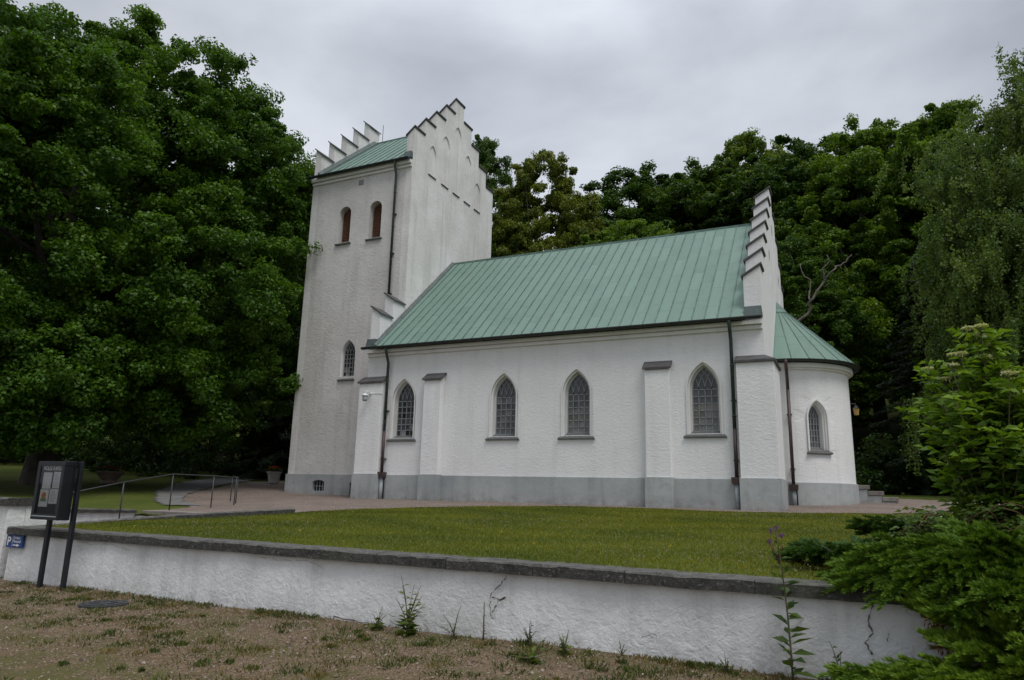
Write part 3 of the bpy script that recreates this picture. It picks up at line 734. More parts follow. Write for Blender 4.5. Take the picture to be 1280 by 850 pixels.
def stone_mat():
    m, t, b = mat_new('coping_stone'); v = coords(t)
    n = noise(t, v, 7, 7, .75); k = noise(t, v, 30, 4, .7); g = noise(t, v, 1.2, 5, .6)
    c = mix(t, ramp(t, n, [(.35, 0.), (.7, 1.)]), (.022, .021, .019), (.080, .077, .071))
    c = mix(t, ramp(t, k, [(.56, 0.), (.66, .6)]), c, (.24, .235, .21))
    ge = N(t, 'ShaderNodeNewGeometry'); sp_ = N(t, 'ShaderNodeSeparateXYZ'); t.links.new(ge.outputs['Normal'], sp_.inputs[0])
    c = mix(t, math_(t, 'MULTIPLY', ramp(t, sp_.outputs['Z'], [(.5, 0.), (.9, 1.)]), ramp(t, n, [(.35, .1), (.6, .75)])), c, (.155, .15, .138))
    c = mix(t, ramp(t, g, [(.5, 0.), (.75, .5)]), c, (.085, .09, .06))
    # upper faces paler: weathered lichen, plus light from above painted into the colour
    t.links.new(c, b.inputs['Base Color']); b.inputs['Roughness'].default_value = .95
    bump(t, b, math_(t, 'ADD', n, math_(t, 'MULTIPLY', k, .5)), 1, .03); return m
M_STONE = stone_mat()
yw = empty('retaining_wall', (8, WALL_Y, LOW)); tag(yw, 'long low white rendered retaining wall with dark stone coping along the lawn', 'wall')
def rel(o, p):
    o.location = -Vector(p.location); return o
# face with slight unevenness
nx = 260; nz = 14; X = np.linspace(1.3, 26, nx); Zs = np.linspace(-1.75, -.66, nz)
vv = []; 
for x in X:
    for z in Zs: vv.append((x, WALL_Y+.04+.012*math.sin(x*1.9+z*2)+.01*math.sin(x*5.3-z*4)-.03*max(0, -1.1-z), z))
ff = [(i*nz+j, (i+1)*nz+j, (i+1)*nz+j+1, i*nz+j+1) for i in range(nx-1) for j in range(nz-1)]
mb = MB(); mb.add(vv, ff); mb.box(1.3, 26, WALL_Y+.1, WALL_Y+.34, -1.75, -.655)
mb.add([(1.3, WALL_Y+.02, -1.75), (1.3, WALL_Y+.34, -1.75), (1.3, WALL_Y+.34, -.66), (1.3, WALL_Y+.04, -.66)], [(0, 1, 2, 3)])
o = mb.build('wall_face', M_YARD, yw, smooth=True); rel(o, yw)
zf = lambda t: -.535-.035*math.sin(t*PI*.5)
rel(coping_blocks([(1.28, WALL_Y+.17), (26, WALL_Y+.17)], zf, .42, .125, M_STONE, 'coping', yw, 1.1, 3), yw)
# cracks in the render
def crack(pts, wd=.008, y=WALL_Y+.02):
    mb = MB(); rr = random.Random(len(pts)*7+int(pts[0][0]*10)); fine = []
    for (x0, z0), (x1, z1) in zip(pts[:-1], pts[1:]):
        for i in range(6): fine.append((x0+(x1-x0)*i/6+rr.uniform(-.012, .012), z0+(z1-z0)*i/6+rr.uniform(-.008, .008)))
    fine.append(pts[-1])
    for i in range(len(fine)-1):
        (x0, z0), (x1, z1) = fine[i], fine[i+1]; a = wd*rr.uniform(.08, .8); t_ = Vector((x1-x0, z1-z0)); 
        if t_.length < 1e-4: continue
        n_ = Vector((-t_.y, t_.x)).normalized()*a
        mb.add([(x0-n_.x, y, z0-n_.y), (x1-n_.x, y, z1-n_.y), (x1+n_.x, y, z1+n_.y), (x0+n_.x, y, z0+n_.y)], [(0, 1, 2, 3)])
    return rel(mb.build('crack', M_CRACK, yw), yw)
YW = WALL_Y+.005
crack([(10.42, -.70), (10.33, -.80), (10.22, -.92), (10.22, -1.12), (10.26, -1.17)], .010, YW)
crack([(10.40, -.92), (10.30, -1.0), (10.24, -1.10)], .014, YW)
crack([(10.22, -.93), (10.33, -.95), (10.40, -.93)], .009, YW)
crack([(14.02, -.70), (13.96, -.84), (14.0, -.95), (13.93, -1.03), (13.98, -1.12)], .014, YW)
crack([(13.98, -1.15), (14.0, -1.25), (13.94, -1.33), (14.02, -1.42)], .014, YW)
crack([(14.12, -.9), (14.11, -1.0)], .008, YW)
crack([(11.9, -1.2), (12.05, -1.14), (12.1, -1.2)], .004, YW)
crack([(3.0, -.68), (3.35, -.72), (3.7, -.69), (4.3, -.76)], .003, YW)
crack([(6.6, -.70), (7.2, -.73), (7.6, -.70), (7.9, -.8)], .003, YW)
crack([(8.0, -1.33), (8.5, -1.36), (9.05, -1.37)], .011, WALL_Y-.012)
crack([(4.6, -1.36), (5.1, -1.37), (5.5, -1.38)], .012, WALL_Y-.012)
# upper (left) wall
hw = empty('garden_wall', (-3, WALL_Y, LOW)); tag(hw, 'taller white wall at the left picture edge with a thick dark coping', 'wall')
mb = MB(); mb.box(-24, 1.1, WALL_Y+.03, WALL_Y+.33, -1.75, -.2); mb.box(.8, 1.1, WALL_Y+.33, -10.45, -1.75, -.2); o = mb.build('wall_face', M_YARD, hw, bevel=.015); rel(o, hw)
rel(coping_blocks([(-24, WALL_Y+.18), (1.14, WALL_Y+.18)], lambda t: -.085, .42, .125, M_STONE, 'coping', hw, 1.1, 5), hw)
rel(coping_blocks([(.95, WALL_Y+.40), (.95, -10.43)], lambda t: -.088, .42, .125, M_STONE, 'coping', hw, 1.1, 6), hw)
sw = empty('side_wall', (.3, -9.2, -1)); tag(sw, 'short white wall with dark coping beside the sunken steps', 'wall')
A, B = Vector((.86, -10.4)), Vector((-.12, -8.0)); d = (B-A).normalized(); n = Vector((-d.y, d.x))*.12
mb = MB(); mb.hexa([(*(A-n), -1.5), (*(B-n), -1.5), (*(B+n), -1.5), (*(A+n), -1.5), (*(A-n), -.335), (*(B-n), -.4), (*(B+n), -.4), (*(A+n), -.335)]); rel(mb.build('wall_face', M_YARD, sw), sw)
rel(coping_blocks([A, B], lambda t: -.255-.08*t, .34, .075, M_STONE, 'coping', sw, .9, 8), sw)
ek = empty('lawn_edging', (2, -8.3, -.5)); tag(ek, 'raised dark stone edging along the left side of the lawn', 'kerb')
EP = [(1.2, -10.75), (1.6, -8.7), (2.72, -6.15)]
for (a, b), sd in zip(zip(EP[:-1], EP[1:]), (2, 4)):
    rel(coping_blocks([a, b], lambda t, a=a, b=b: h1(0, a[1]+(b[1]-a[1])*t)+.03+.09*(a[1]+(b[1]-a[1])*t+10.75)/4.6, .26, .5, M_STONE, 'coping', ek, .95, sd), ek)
tag(grid_mesh('ramp_floor', np.linspace(-.4, 2.2, 20), np.linspace(-11.0, -8.2, 20), lambda x, y: -.86+(y+11)*.06, M_FORECOURT), kind='structure')
sts = empty('sunken_steps', (.9, -8.1, -.7)); tag(sts, 'two low brown stone steps between the white side wall and the lawn edging', 'steps')
for k in range(3):
    mb = MB(); y0 = -8.35+.36*k; mb.box(-.02-.1*k, 1.72+.12*k, y0, y0+.42, -1.1, -.58+.11*k); rel(mb.build('step_block', M_STEP, sts, bevel=.015), sts)
rl = empty('handrail', (-.3, -6.5, -.4)); tag(rl, 'thin grey metal handrail climbing beside the steps to the gravel forecourt', 'railing')
RP = [((1.0, -10.35), -.9, -.05), ((.42, -8.62), -.55, .23), ((-.2, -6.95), -.42, .44), ((-.34, -5.65), -.36, .44), ((-.62, -4.66), -.32, .42), ((-1.15, -4.1), -.3, .44), ((-2.2, -3.3), -.26, .5)]
mb = MB(); mb.tube([(p[0], p[1], t) for p, b, t in RP], .013, 8); rel(mb.build('rail', M_RAIL, rl, smooth=True), rl)
for p, b, t in RP:
    mb = MB(); mb.tube([(p[0], p[1], b-.1), (p[0], p[1], t)], .014, 8); rel(mb.build('post', M_RAIL, rl, smooth=True), rl)

# ------------------------------------------------------------------ notice case, parking sign, pots, manhole
def text(s, size, name, mat, parent, loc, rot=(PI/2, 0, 0), ext=.001, align='LEFT', sx=1.0, bold=0.0):
    c = bpy.data.curves.new(name, 'FONT'); c.body = s; c.size = size; c.extrude = ext; c.align_x = align; c.offset = bold
    o = bpy.data.objects.new(name, c); COL.objects.link(o); bpy.context.view_layer.update()
    me = bpy.data.meshes.new_from_object(o.evaluated_get(bpy.context.evaluated_depsgraph_get())); bpy.data.objects.remove(o)
    q = link_mesh(name, me, None, parent); me.materials.clear(); me.materials.append(mat); q.location = loc; q.rotation_euler = rot; q.scale = (sx, 1, 1); return q
nb = empty('notice_case', (2.84, -11.42, LOW)); tag(nb, 'black glazed notice case with white papers on two black posts before the white wall', 'notice board')
for x in (-.32, .24):
    mb = MB(); mb.box(x, x+.075, .03, .085, -.2, 1.91 if x > 0 else 1.87); put(mb, 'post', M_BLACK, nb, bevel=.006)
mb = MB(); x0, x1, z0, z1, y0, y1 = -.42, .235, 1.03, 1.91, -.17, .025
mb.box(x0, x1, -.02, y1, z0, z1)
for b in ((x0, x1, z1-.07, z1), (x0, x1, z0, z0+.09), (x0, x0+.07, z0+.09, z1-.07), (x1-.07, x1, z0+.09, z1-.07)): mb.box(b[0], b[1], y0, -.02, b[2], b[3])
put(mb, 'case', M_BLACK, nb, bevel=.006)
mb = MB(); mb.box(x0+.06, x1-.06, -.125, -.110, z0+.08, z1-.06); put(mb, 'backboard', M_BACK, nb)
mb = MB(); mb.box(x0+.03, x1-.03, y0-.008, y0-.001, z0+.045, z0+.06); put(mb, 'rail', M_PIPE_GREY, nb)
for (a, b, c, d, mtl) in ((x0+.11, x0+.32, 1.49, 1.74, M_PAPER), (x0+.36, x0+.55, 1.50, 1.75, M_PAPER), (x0+.09, x0+.30, 1.22, 1.48, M_PAPER), (x0+.32, x0+.53, 1.27, 1.49, M_PAPER)):
    mb = MB(); mb.box(a, b, -.131, -.126, c, d); put(mb, 'paper', mtl, nb)
mb = MB(); mb.lathe([(.055, -.002), (.055, .0)], (0, 0, 0), 18); o = put(mb, 'printed_picture', M_PRINT_O, nb); o.rotation_euler = (PI/2, 0, 0); o.location = (x0+.19, -.133, 1.385)
mb = MB(); mb.box(x0+.13, x0+.26, -.1365, -.132, 1.30, 1.345); put(mb, 'printed_picture', M_PRINT_G, nb)
mb = MB()
for z in np.arange(1.30, 1.47, .022): mb.box(x0+.345, x0+.345+rnd.uniform(.1, .16), -.133, -.1315, z, z+.006)
for z in np.arange(1.53, 1.72, .024): mb.box(x0+.385, x0+.385+rnd.uniform(.08, .13), -.133, -.1315, z, z+.006)
put(mb, 'printed_lines', M_PIPE_GREY, nb)
text('MÖLLE KAPELL', .085, 'lettering', M_WHITEP, nb, (x0+.085, -.130, 1.775), sx=.82, bold=.002)
M_PANE = bpy.data.materials.new('clear_pane'); M_PANE.use_nodes = True
t = M_PANE.node_tree; t.nodes.clear(); o_ = N(t, 'ShaderNodeOutputMaterial'); g_ = N(t, 'ShaderNodeBsdfGlossy'); g_.inputs['Roughness'].default_value = .03; tb = N(t, 'ShaderNodeBsdfTransparent'); fz = N(t, 'ShaderNodeFresnel'); fz.inputs[0].default_value = 1.45; ms = N(t, 'ShaderNodeMixShader')
t.links.new(fz.outputs[0], ms.inputs[0]); t.links.new(tb.outputs[0], ms.inputs[1]); t.links.new(g_.outputs[0], ms.inputs[2]); t.links.new(ms.outputs[0], o_.inputs[0])
mb = MB(); mb.add([(x0+.06, y0+.012, z0+.08), (x1-.06, y0+.012, z0+.08), (x1-.06, y0+.012, z1-.06), (x0+.06, y0+.012, z1-.06)], [(0, 1, 2, 3)]); put(mb, 'glass', M_PANE, nb)
ps = empty('parking_sign', (1.27, WALL_Y+.0, -.865)); tag(ps, 'small blue parking sign with white P and arrow on the white wall', 'sign')
mb = MB(); mb.box(0, .43, -.012, .02, 0, .2); put(mb, 'plate', M_BLUE, ps, bevel=.003)
text('P', .19, 'letter', M_WHITEP, ps, (.025, -.0135, .035), bold=.004)
text('Endast', .066, 'lettering', M_WHITEP, ps, (.185, -.0135, .138)); text('Personal', .066, 'lettering', M_WHITEP, ps, (.185, -.0135, .08), sx=.88)
mb = MB(); mb.box(.19, .30, -.0145, -.0125, .033, .049); mb.add([(.29, -.0145, .017), (.29, -.0145, .065), (.37, -.0145, .041)], [(0, 1, 2)]); put(mb, 'arrow', M_WHITEP, ps)
mb = MB(); mb.box(.165, .169, -.0140, -.0125, .01, .19); put(mb, 'divider', M_WHITEP, ps)
mh = tag(MB().build('x', M_BLACK), None) if False else None
mb = MB(); mb.lathe([(.30, -.02), (.30, .012), (.26, .014), (.26, .008), (.24, .008), (.24, .018), (.02, .02)], (0, 0, 0), 32)
for k in range(8): a = k*PI/4; mb.box(.13*math.cos(a)-.03, .13*math.cos(a)+.03, .13*math.sin(a)-.03, .13*math.sin(a)+.03, .018, .026)
mh = mb.build('manhole_cover', plain('cast_iron', (.04, .042, .045), .6, .3, .3, 12, .3)); mh.location = (4.75, -11.85, LOW+.012); tag(mh, 'round dark manhole cover in the gravel near the white wall', 'manhole cover')
def flower_blobs(cx, cy, cz, r, n, seed, s=.035):
    rr = np.random.default_rng(seed); p = rr.normal(size=(n, 3)); p /= np.linalg.norm(p, axis=1)[:, None]; p[:, 2] = abs(p[:, 2])*.6
    return p*r*rr.uniform(.6, 1, (n, 1))+np.array([cx, cy, cz])

# ------------------------------------------------------------------ foliage
def rand_dirs(n, g=rng):
    p = g.normal(size=(n, 3)); return p/np.linalg.norm(p, axis=1)[:, None]
def norm(a): return a/np.maximum(1e-9, np.linalg.norm(a, axis=1))[:, None]
def leaves_mesh(name, C, D, Nn, ln, wd, tone, bend=0.0):
    """one leaf = a folded pointed blade of four faces' outline (two quads); C centre, D length axis, Nn normal"""
    n = len(C); D = norm(D); Sd = norm(np.cross(Nn, D)); Nn = np.cross(D, Sd)
    ln = np.broadcast_to(np.asarray(ln, float), (n,))[:, None]; wd = np.broadcast_to(np.asarray(wd, float), (n,))[:, None]
    v = np.empty((n, 4, 3))
    v[:, 0] = C-D*ln*.5; v[:, 1] = C+Sd*wd*.5-D*ln*.06+Nn*wd*.18; v[:, 2] = C+D*ln*.5-Nn*ln*bend; v[:, 3] = C-Sd*wd*.5-D*ln*.06+Nn*wd*.18
    me = bpy.data.meshes.new(name)
    me.vertices.add(n*4); me.vertices.foreach_set('co', v.reshape(-1).astype(np.float32))
    me.loops.add(n*4); me.loops.foreach_set('vertex_index', np.arange(n*4, dtype=np.int32))
    me.polygons.add(n); me.polygons.foreach_set('loop_start', (np.arange(n)*4).astype(np.int32))
    try: me.polygons.foreach_set('loop_total', np.full(n, 4, np.int32))
    except Exception: pass
    me.update(calc_edges=True)
    a = me.attributes.new('tone', 'FLOAT', 'FACE'); a.data.foreach_set('value', np.asarray(tone, np.float32))
    return me
def clump_leaves(cent, rad, nper, g, flat=.7, ln=.17, wd=.1, up=.55, out_=None, tone_c=None):
    """leaves over a set of clumps: denser towards each clump's outer, upper shell"""
    m = len(cent); n = m*nper; idx = np.repeat(np.arange(m), nper)
    d = rand_dirs(n, g); r = g.uniform(.25, 1, n)**.5
    # every clump is several uneven tufts of leaves round its twig ends
    k = 8; sub = rand_dirs(m*k, g)*(g.uniform(.3, .95, m*k)[:, None]); sr = g.uniform(.3, .6, m*k); j = idx*k+g.integers(0, k, n)
    off = (sub[j]*.8+d*(r*sr[j])[:, None])*rad[idx][:, None]; off[:, 2] *= flat
    C = cent[idx]+off
    Nn = d*.7+g.normal(size=(n, 3))*.55; Nn[:, 2] += up; Nn = norm(Nn)
    D = norm(np.cross(Nn, g.normal(size=(n, 3)))); D[:, 2] -= .25
    tc_ = (g.uniform(0, .55, m) if tone_c is None else tone_c)[idx]
    tone = np.clip(tc_+g.uniform(-.12, .5, n)**1.0, 0, 1)
    s = g.uniform(.75, 1.25, n)
    return C, D, Nn, ln*s, wd*s, tone
def crown_points(lobes, nper, g, zmin, shell=.55):
    """clump centres spread through a crown made of several lobes, mostly near its outside"""
    pts = []
    lob = np.array(lobes)
    for (x, y, z, rx, rz) in lobes:
        n = int(nper*rx*rx)
        d = rand_dirs(n, g); r = (shell+(1-shell)*g.random(n))
        p = d*r[:, None]*np.array([rx, rx, rz])+np.array([x, y, z]); pts.append(p)
    p = np.concatenate(pts); keep = p[:, 2] > zmin
    # drop the points that lie deep inside another lobe
    for (x, y, z, rx, rz) in lobes:
        q = ((p-np.array([x, y, z]))/np.array([rx, rx, rz])); keep &= (np.linalg.norm(q, axis=1) > shell*.85)
    p = p[keep]
    d2 = ((p[:, None, :]-p[None, :, :])**2).sum(-1)      # no clump may float on its own
    return p[(d2 < 1.5**2).sum(1) >= 4]
def limbs(mb, base, top_h, r0, targets, g, nseg=5, split=.35):
    """trunk plus tapered, wandering limbs towards clump centres"""
    b = Vector(base); tp = b+Vector((g.normal()*.25, g.normal()*.25, top_h))
    tr = []
    for i in range(9):
        t_ = i/8; tr.append(b.lerp(tp, t_)+Vector((.12*math.sin(t_*5)*r0*3, .12*math.cos(t_*4)*r0*3-.12*r0*3, 0)))
    mb.tube([tr[0]+Vector((0, 0, -.5))]+tr, [r0*1.5]+[r0*(1.22 if i == 0 else 1)*(1-.78*i/8) for i in range(9)], 10)
    for tgt in targets:
        tgt = Vector(tgt); k = g.integers(2, 8); s = tr[k]
        if tgt.z < s.z-1: s = tr[2]
        r1 = r0*(1-.78*k/8)*.5; pts = []
        mid = s.lerp(tgt, .5)+Vector((g.normal(), g.normal(), g.normal()+.4))*((tgt-s).length*.08)
        for i in range(nseg+1):
            q = i/nseg; p = s.lerp(mid, q).lerp(mid.lerp(tgt, q), q); pts.append(p+Vector((g.normal(), g.normal(), g.normal()))*.06)
        mb.tube(pts, [max(.012, r1*(1-.85*i/nseg)) for i in range(nseg+1)], 6)
def broadleaf(name, base, lobes, per, nper, h, r0, color, label, seed, group=None, ln=.17, wd=.1, rad=(.55, 1.05), zmin=None, nl=26, mat=None, flat=.7, cat='tree'):
    g = np.random.default_rng(seed); root = empty(name, base); tag(root, label, cat, group)
    P_ = crown_points(lobes, per, g, -99 if zmin is None else zmin); rd = g.uniform(rad[0], rad[1], len(P_))
    me = leaves_mesh('crown', *clump_leaves(P_, rd, nper, g, flat, ln, wd))
    c = link_mesh('crown', me, mat or M_LEAF, root); c.color = (*color, 1)
    mb = MB(); pick = P_[g.permutation(len(P_))[:nl]]; limbs(mb, (0, 0, 0), h, r0, pick, g); mb.build('trunk', M_BARK, root, smooth=True)
    return root
def copy_tree(src, name, loc, rz, sc, color, label, group=None):
    r = src.copy(); COL.objects.link(r); r.name = name; r.location = loc; r.rotation_euler = (0, 0, rz); r.scale = sc
    for k in ('label', 'group'):
        if k in r: del r[k]
    r['label'] = label
    if group: r['group'] = group
    for ch in list(src.children):
        c = ch.copy(); COL.objects.link(c); c.parent = r
        if ch.name.startswith('crown'): c.color = (*color, 1)
    return r

# the big oak on the left
OAKC = (.058, .135, .012)
oak_l = [(0, 0, 9.6, 6.6, 7.6), (3.1, 3.3, 9.0, 5.0, 6.3), (-2.5, -3.5, 9.2, 5.2, 6.4), (1.8, 1.6, 13.9, 4.4, 4.0), (-1.5, -2.0, 13.7, 4.0, 3.6), (2.8, -3.2, 8.0, 4.4, 5.2), (4.3, 1.3, 6.8, 4.2, 4.6), (.8, -4.6, 5.2, 3.6, 3.4), (4.0, 4.0, 5.4, 3.4, 3.8), (4.0, -.6, 4.6, 3.4, 3.0), (3.8, 4.0, 12.2, 3.6, 3.4), (2.2, 4.0, 14.4, 3.0, 3.0), (-3.6, -4.6, 11.6, 3.6, 3.6), (2.6, -4.6, 3.6, 3.0, 2.3), (4.6, -2.4, 3.2, 2.4, 2.0), (0, 0, 12.5, 5.2, 5.0), (-2.6, -4.2, 11.6, 3.4, 3.6), (3.4, -3.2, 2.7, 2.6, 1.8), (1.2, -4.9, 2.6, 2.4, 1.7), (4.6, 1.0, 3.0, 2.4, 1.9), (1.4, -5.6, 9.2, 3.6, 4.0), (3.6, -4.0, 11.2, 3.2, 3.2), (3.4, -4.6, 6.4, 3.0, 2.8)]
broadleaf('oak_tree', (-11.7, -3.0, h1(-11.7, -3)-.05), oak_l, 8.6, 560, 12, .5, OAKC, 'huge dark green oak filling the left side of the picture', 21, ln=.125, wd=.082, rad=(.4, .95), zmin=1.0, nl=40)
# smaller template trees for the wood behind
def template(seed, h, rx, per, nper, lobn, ln, wd, rad, color, loc, label, name='broadleaf_tree', flat=.75, group=None):
    g = np.random.default_rng(seed); flat = .6; lobes = [(0, 0, h*.62, rx, h*.36)]
    for i in range(lobn):
        a = 2*PI*i/lobn+g.uniform(-.4, .4); q = rx*g.uniform(.4, .75); lobes.append((q*math.cos(a), q*math.sin(a), h*g.uniform(.35, .78), rx*g.uniform(.45, .7), h*g.uniform(.14, .24)))
    lobes.append((0, 0, h*.86, rx*.5, h*.13))
    return broadleaf(name, loc, lobes, per, nper, h*.8, h*.021, color, label, seed, group, ln, wd, rad, h*.1, 22, None, flat)
def on_hill(x, y): return (x, y, h1(x, y)-.1)
GREEN = (.088, .168, .011); YEL = (.108, .145, .014); LIGHT = (.115, .186, .013); DEEP = (.050, .110, .010)
tA = template(31, 19, 5.2, 9, 400, 7, .15, .10, (.45, .9), YEL, on_hill(-2.9, 20.3), 'yellowish green lime tree rising right behind the tower', 'lime_tree')
tB = template(32, 17, 5.6, 9, 400, 8, .15, .10, (.45, .9), LIGHT, on_hill(8.3, 33.2), 'light green rounded tree crown above the chapel roof ridge, right half', 'broadleaf_tree')
tC = template(33, 18, 5.0, 9, 400, 6, .15, .10, (.45, .9), GREEN, on_hill(3.6, 18.5), 'bright green tree rising low over the middle of the roof ridge', 'broadleaf_tree')
tC.scale = (.8, .8, .82); tA.scale = (.82, .82, 1.13); tB.scale = (1.0, 1.0, 1.36)
copy_tree(tB, 'broadleaf_tree', on_hill(-9.3, 23.6), 1.2, (.7, .7, 1.42), DEEP, 'dark tree peeping out between the tower and the yellowish lime', None)
copy_tree(tC, 'maple_tree', on_hill(15.7, 25), 2.2, (1.05, 1.05, 1.14), GREEN, 'green maple with bare crooked limbs right of the stepped east gable', None)
copy_tree(tB, 'broadleaf_tree', on_hill(19.6, 23.3), .6, (1.0, 1.0, 1.18), GREEN, 'tall dark topped tree between the maple and the birch', None)
copy_tree(tC, 'broadleaf_tree', on_hill(12.2, 20.5), 4.2, (.72, .72, .72), DEEP, 'deep green lower tree directly behind the apse roof', None)
copy_tree(tA, 'broadleaf_tree', on_hill(-17, 10), 2.5, (1.1, 1.1, .98), DEEP, 'dark tree crowding between the oak and the tower', None)
copy_tree(tC, 'broadleaf_tree', on_hill(-13.5, 13.5), .9, (.9, .9, .72), DEEP, 'dark lower tree half hidden left of the tower', None)
copy_tree(tB, 'broadleaf_tree', on_hill(-30, 6), 3.6, (1.4, 1.4, 1.3), OAKC, 'dark tree at the far left edge behind the oak', None)
GB = 'forest trees on the slope behind'
for i, (x, y, s) in enumerate([(-22, 22, 1.1), (-3, 30, 1.0), (1.4, 30, 1.3), (12.6, 37, 1.25), (23, 33, 1.05), (5.2, 31.5, 1.3), (11.8, 31, 1.25), (-.6, 26.5, 1.02), (31, 26, 1.1), (28, 18, .85), (25.5, 15, .8), (-28, 16, 1.1), (-14, 28, 1.05)]):
    copy_tree((tA, tB, tC)[i % 3], 'broadleaf_tree', on_hill(x, y), i*1.7, (s*1.1, s*1.1, s*.9), [(.038, .086, .010), (.048, .098, .012)][i % 2], 'dark green forest tree in the back row of the wooded slope', GB)
# bare limbs in front of the maple's crown
mb = MB(); bl = [((12.2, 14.5, 6.2), (13.6, 14, 8.4), (14.3, 13.8, 9.6), (15.6, 13.6, 10.2)), ((13.6, 14, 8.4), (13.5, 13.9, 9.8), (14.1, 13.7, 10.9)), ((14.3, 13.8, 9.6), (15.0, 13.9, 9.5), (15.5, 13.5, 9.9))]

# birch on the right with hanging twigs
def birch(name, base, h, seed, color, label):
    g = np.random.default_rng(seed); root = empty(name, base); tag(root, label, 'tree')
    mb = MB(); tw_ = []
    stems = [((0, 0, -.4), (.15, .1, 4), (.5, .3, 8), (1.0, .4, 12), (1.1, .5, h)), ((.1, 0, 3.5), (-.4, .2, 7), (-.7, .4, 10), (-.9, .3, h*.82)), ((.2, .1, 5), (.9, -.4, 8), (2.2, -.8, 11), (2.8, -1, h*.9))]
    for s in stems: mb.tube(s, [.20, .17, .13, .08, .02][-len(s):], 9)
    P_ = []; T_ = []; brm = MB()
    for k in range(230):
        t_ = g.uniform(.14, 1); s = stems[g.integers(0, 3)]; q = t_*(len(s)-1); i = min(int(q), len(s)-2); b = Vector(s[i]).lerp(Vector(s[i+1]), q-i)
        if b.z < 2.0: continue
        a = g.uniform(0, 2*PI); ln = (1-.80*b.z/h)*4.6*g.uniform(.55, 1.1); e = b+Vector((math.cos(a)*ln, math.sin(a)*ln, g.uniform(.2, 1.6)*ln*.35))
        m_ = b.lerp(e, .5)+Vector((0, 0, .35*ln*.5)); pts = [b.lerp(m_, u).lerp(m_.lerp(e, u), u) for u in np.linspace(0, 1, 7)]
        brm.tube(pts, [.04*(1-.8*u)+.006 for u in np.linspace(0, 1, 7)], 5)
        for u in np.linspace(.25, 1, int(7+ln*3)):
            p = b.lerp(m_, u).lerp(m_.lerp(e, u), u); hang = g.uniform(.35, 1.35)*(.5+.8*u)*(1.7 if b.z < 6.5 else .85); j = g.normal(size=2)*.42; sw_ = g.normal(size=2)*.28
            nq = int(hang*95)
            zz = np.sort(g.random(nq))
            c = np.stack([p.x+j[0]+sw_[0]*zz+g.normal(size=nq)*.07, p.y+j[1]+sw_[1]*zz+g.normal(size=nq)*.07, p.z+.25-hang*zz+g.normal(size=nq)*.08], 1); P_.append(c); T_.append(np.full(nq, g.uniform(0, .6)))
    C = np.concatenate(P_); T = np.concatenate(T_); n = len(C)
    D = g.normal(size=(n, 3))*.6; D[:, 2] -= .8; Nn = norm(g.normal(size=(n, 3))+np.array([0, 0, .3]))
    me = leaves_mesh('crown', C, D, Nn, g.uniform(.08, .13, n), g.uniform(.055, .085, n), np.clip(T+g.uniform(-.1, .4, n), 0, 1))
    c = link_mesh('crown', me, M_LEAF, root); c.color = (*color, 1)
    m, t, b = mat_new('birch_bark'); v = coords(t, (3, 3, 9)); cc = mix(t, ramp(t, noise(t, v, 1.6, 5, .7), [(.5, 0.), (.62, 1.)]), (.5, .49, .46), (.05, .045, .04)); t.links.new(cc, b.inputs['Base Color']); b.inputs['Roughness'].default_value = .85
    mb.build('trunk', m, root, smooth=True); brm.build('branches', M_BARK, root, smooth=True)
    return root
birch('birch_tree', (20.0, 11.3, h1(20.0, 11.3)), 16.4, 61, (.100, .165, .042), 'tall grey green birch with white trunk and drooping twigs at the right edge')
# dark conifer right of the apse
def conifer(name, base, h, r, seed, color, label):
    g = np.random.default_rng(seed); root = empty(name, base); tag(root, label, 'tree'); C = []; D = []; T = []; mb = MB(); mb.tube([(0, 0, -.4), (0, 0, h)], [.2, .03], 8)
    br = MB()
    for k in range(150):
        z = h*(.04+.94*(k/150)); ln = r*(1-z/h)**.8*g.uniform(.75, 1.1); a = g.uniform(0, 2*PI); dr = Vector((math.cos(a), math.sin(a), -.28))
        br.tube([(0, 0, z), (dr.x*ln, dr.y*ln, z-.28*ln)], [.03, .006], 4)
        n = int(60+ln*130); u = g.uniform(.12, 1, n); wdt = (.32*(1-u*.6)*ln*.6); s = g.uniform(-1, 1, n)*wdt
        c = np.stack([dr.x*ln*u-dr.y*s, dr.y*ln*u+dr.x*s, z-.28*ln*u-.12*abs(s)-g.random(n)*.18], 1); C.append(c)
        d = np.stack([dr.x-dr.y*np.sign(s)*.9, dr.y+dr.x*np.sign(s)*.9, np.full(n, -.5)], 1); D.append(d); T.append(np.full(n, g.uniform(0, .5)))
    C = np.concatenate(C); D = np.concatenate(D); T = np.concatenate(T); n = len(C)
    me = leaves_mesh('crown', C, D, norm(g.normal(size=(n, 3))*.4+np.array([0, 0, 1])), g.uniform(.14, .24, n), g.uniform(.03, .05, n), np.clip(T+g.uniform(-.1, .3, n), 0, 1))
    c = link_mesh('crown', me, M_NEEDLE, root); c.color = (*color, 1); mb.build('trunk', M_BARK, root, smooth=True); br.build('branches', M_BARK, root)
    return root
cf = conifer('conifer_tree', on_hill(16.9, 14.2), 10, 3.0, 71, (.017, .035, .013), 'dark drooping conifer in the shade between the apse and the birch')
copy_tree(cf, 'conifer_tree', on_hill(-11.5, 8.5), 2.0, (1.2, 1.2, 1.0), (.015, .033, .010), 'dark conifer in deep shade left of the tower base')
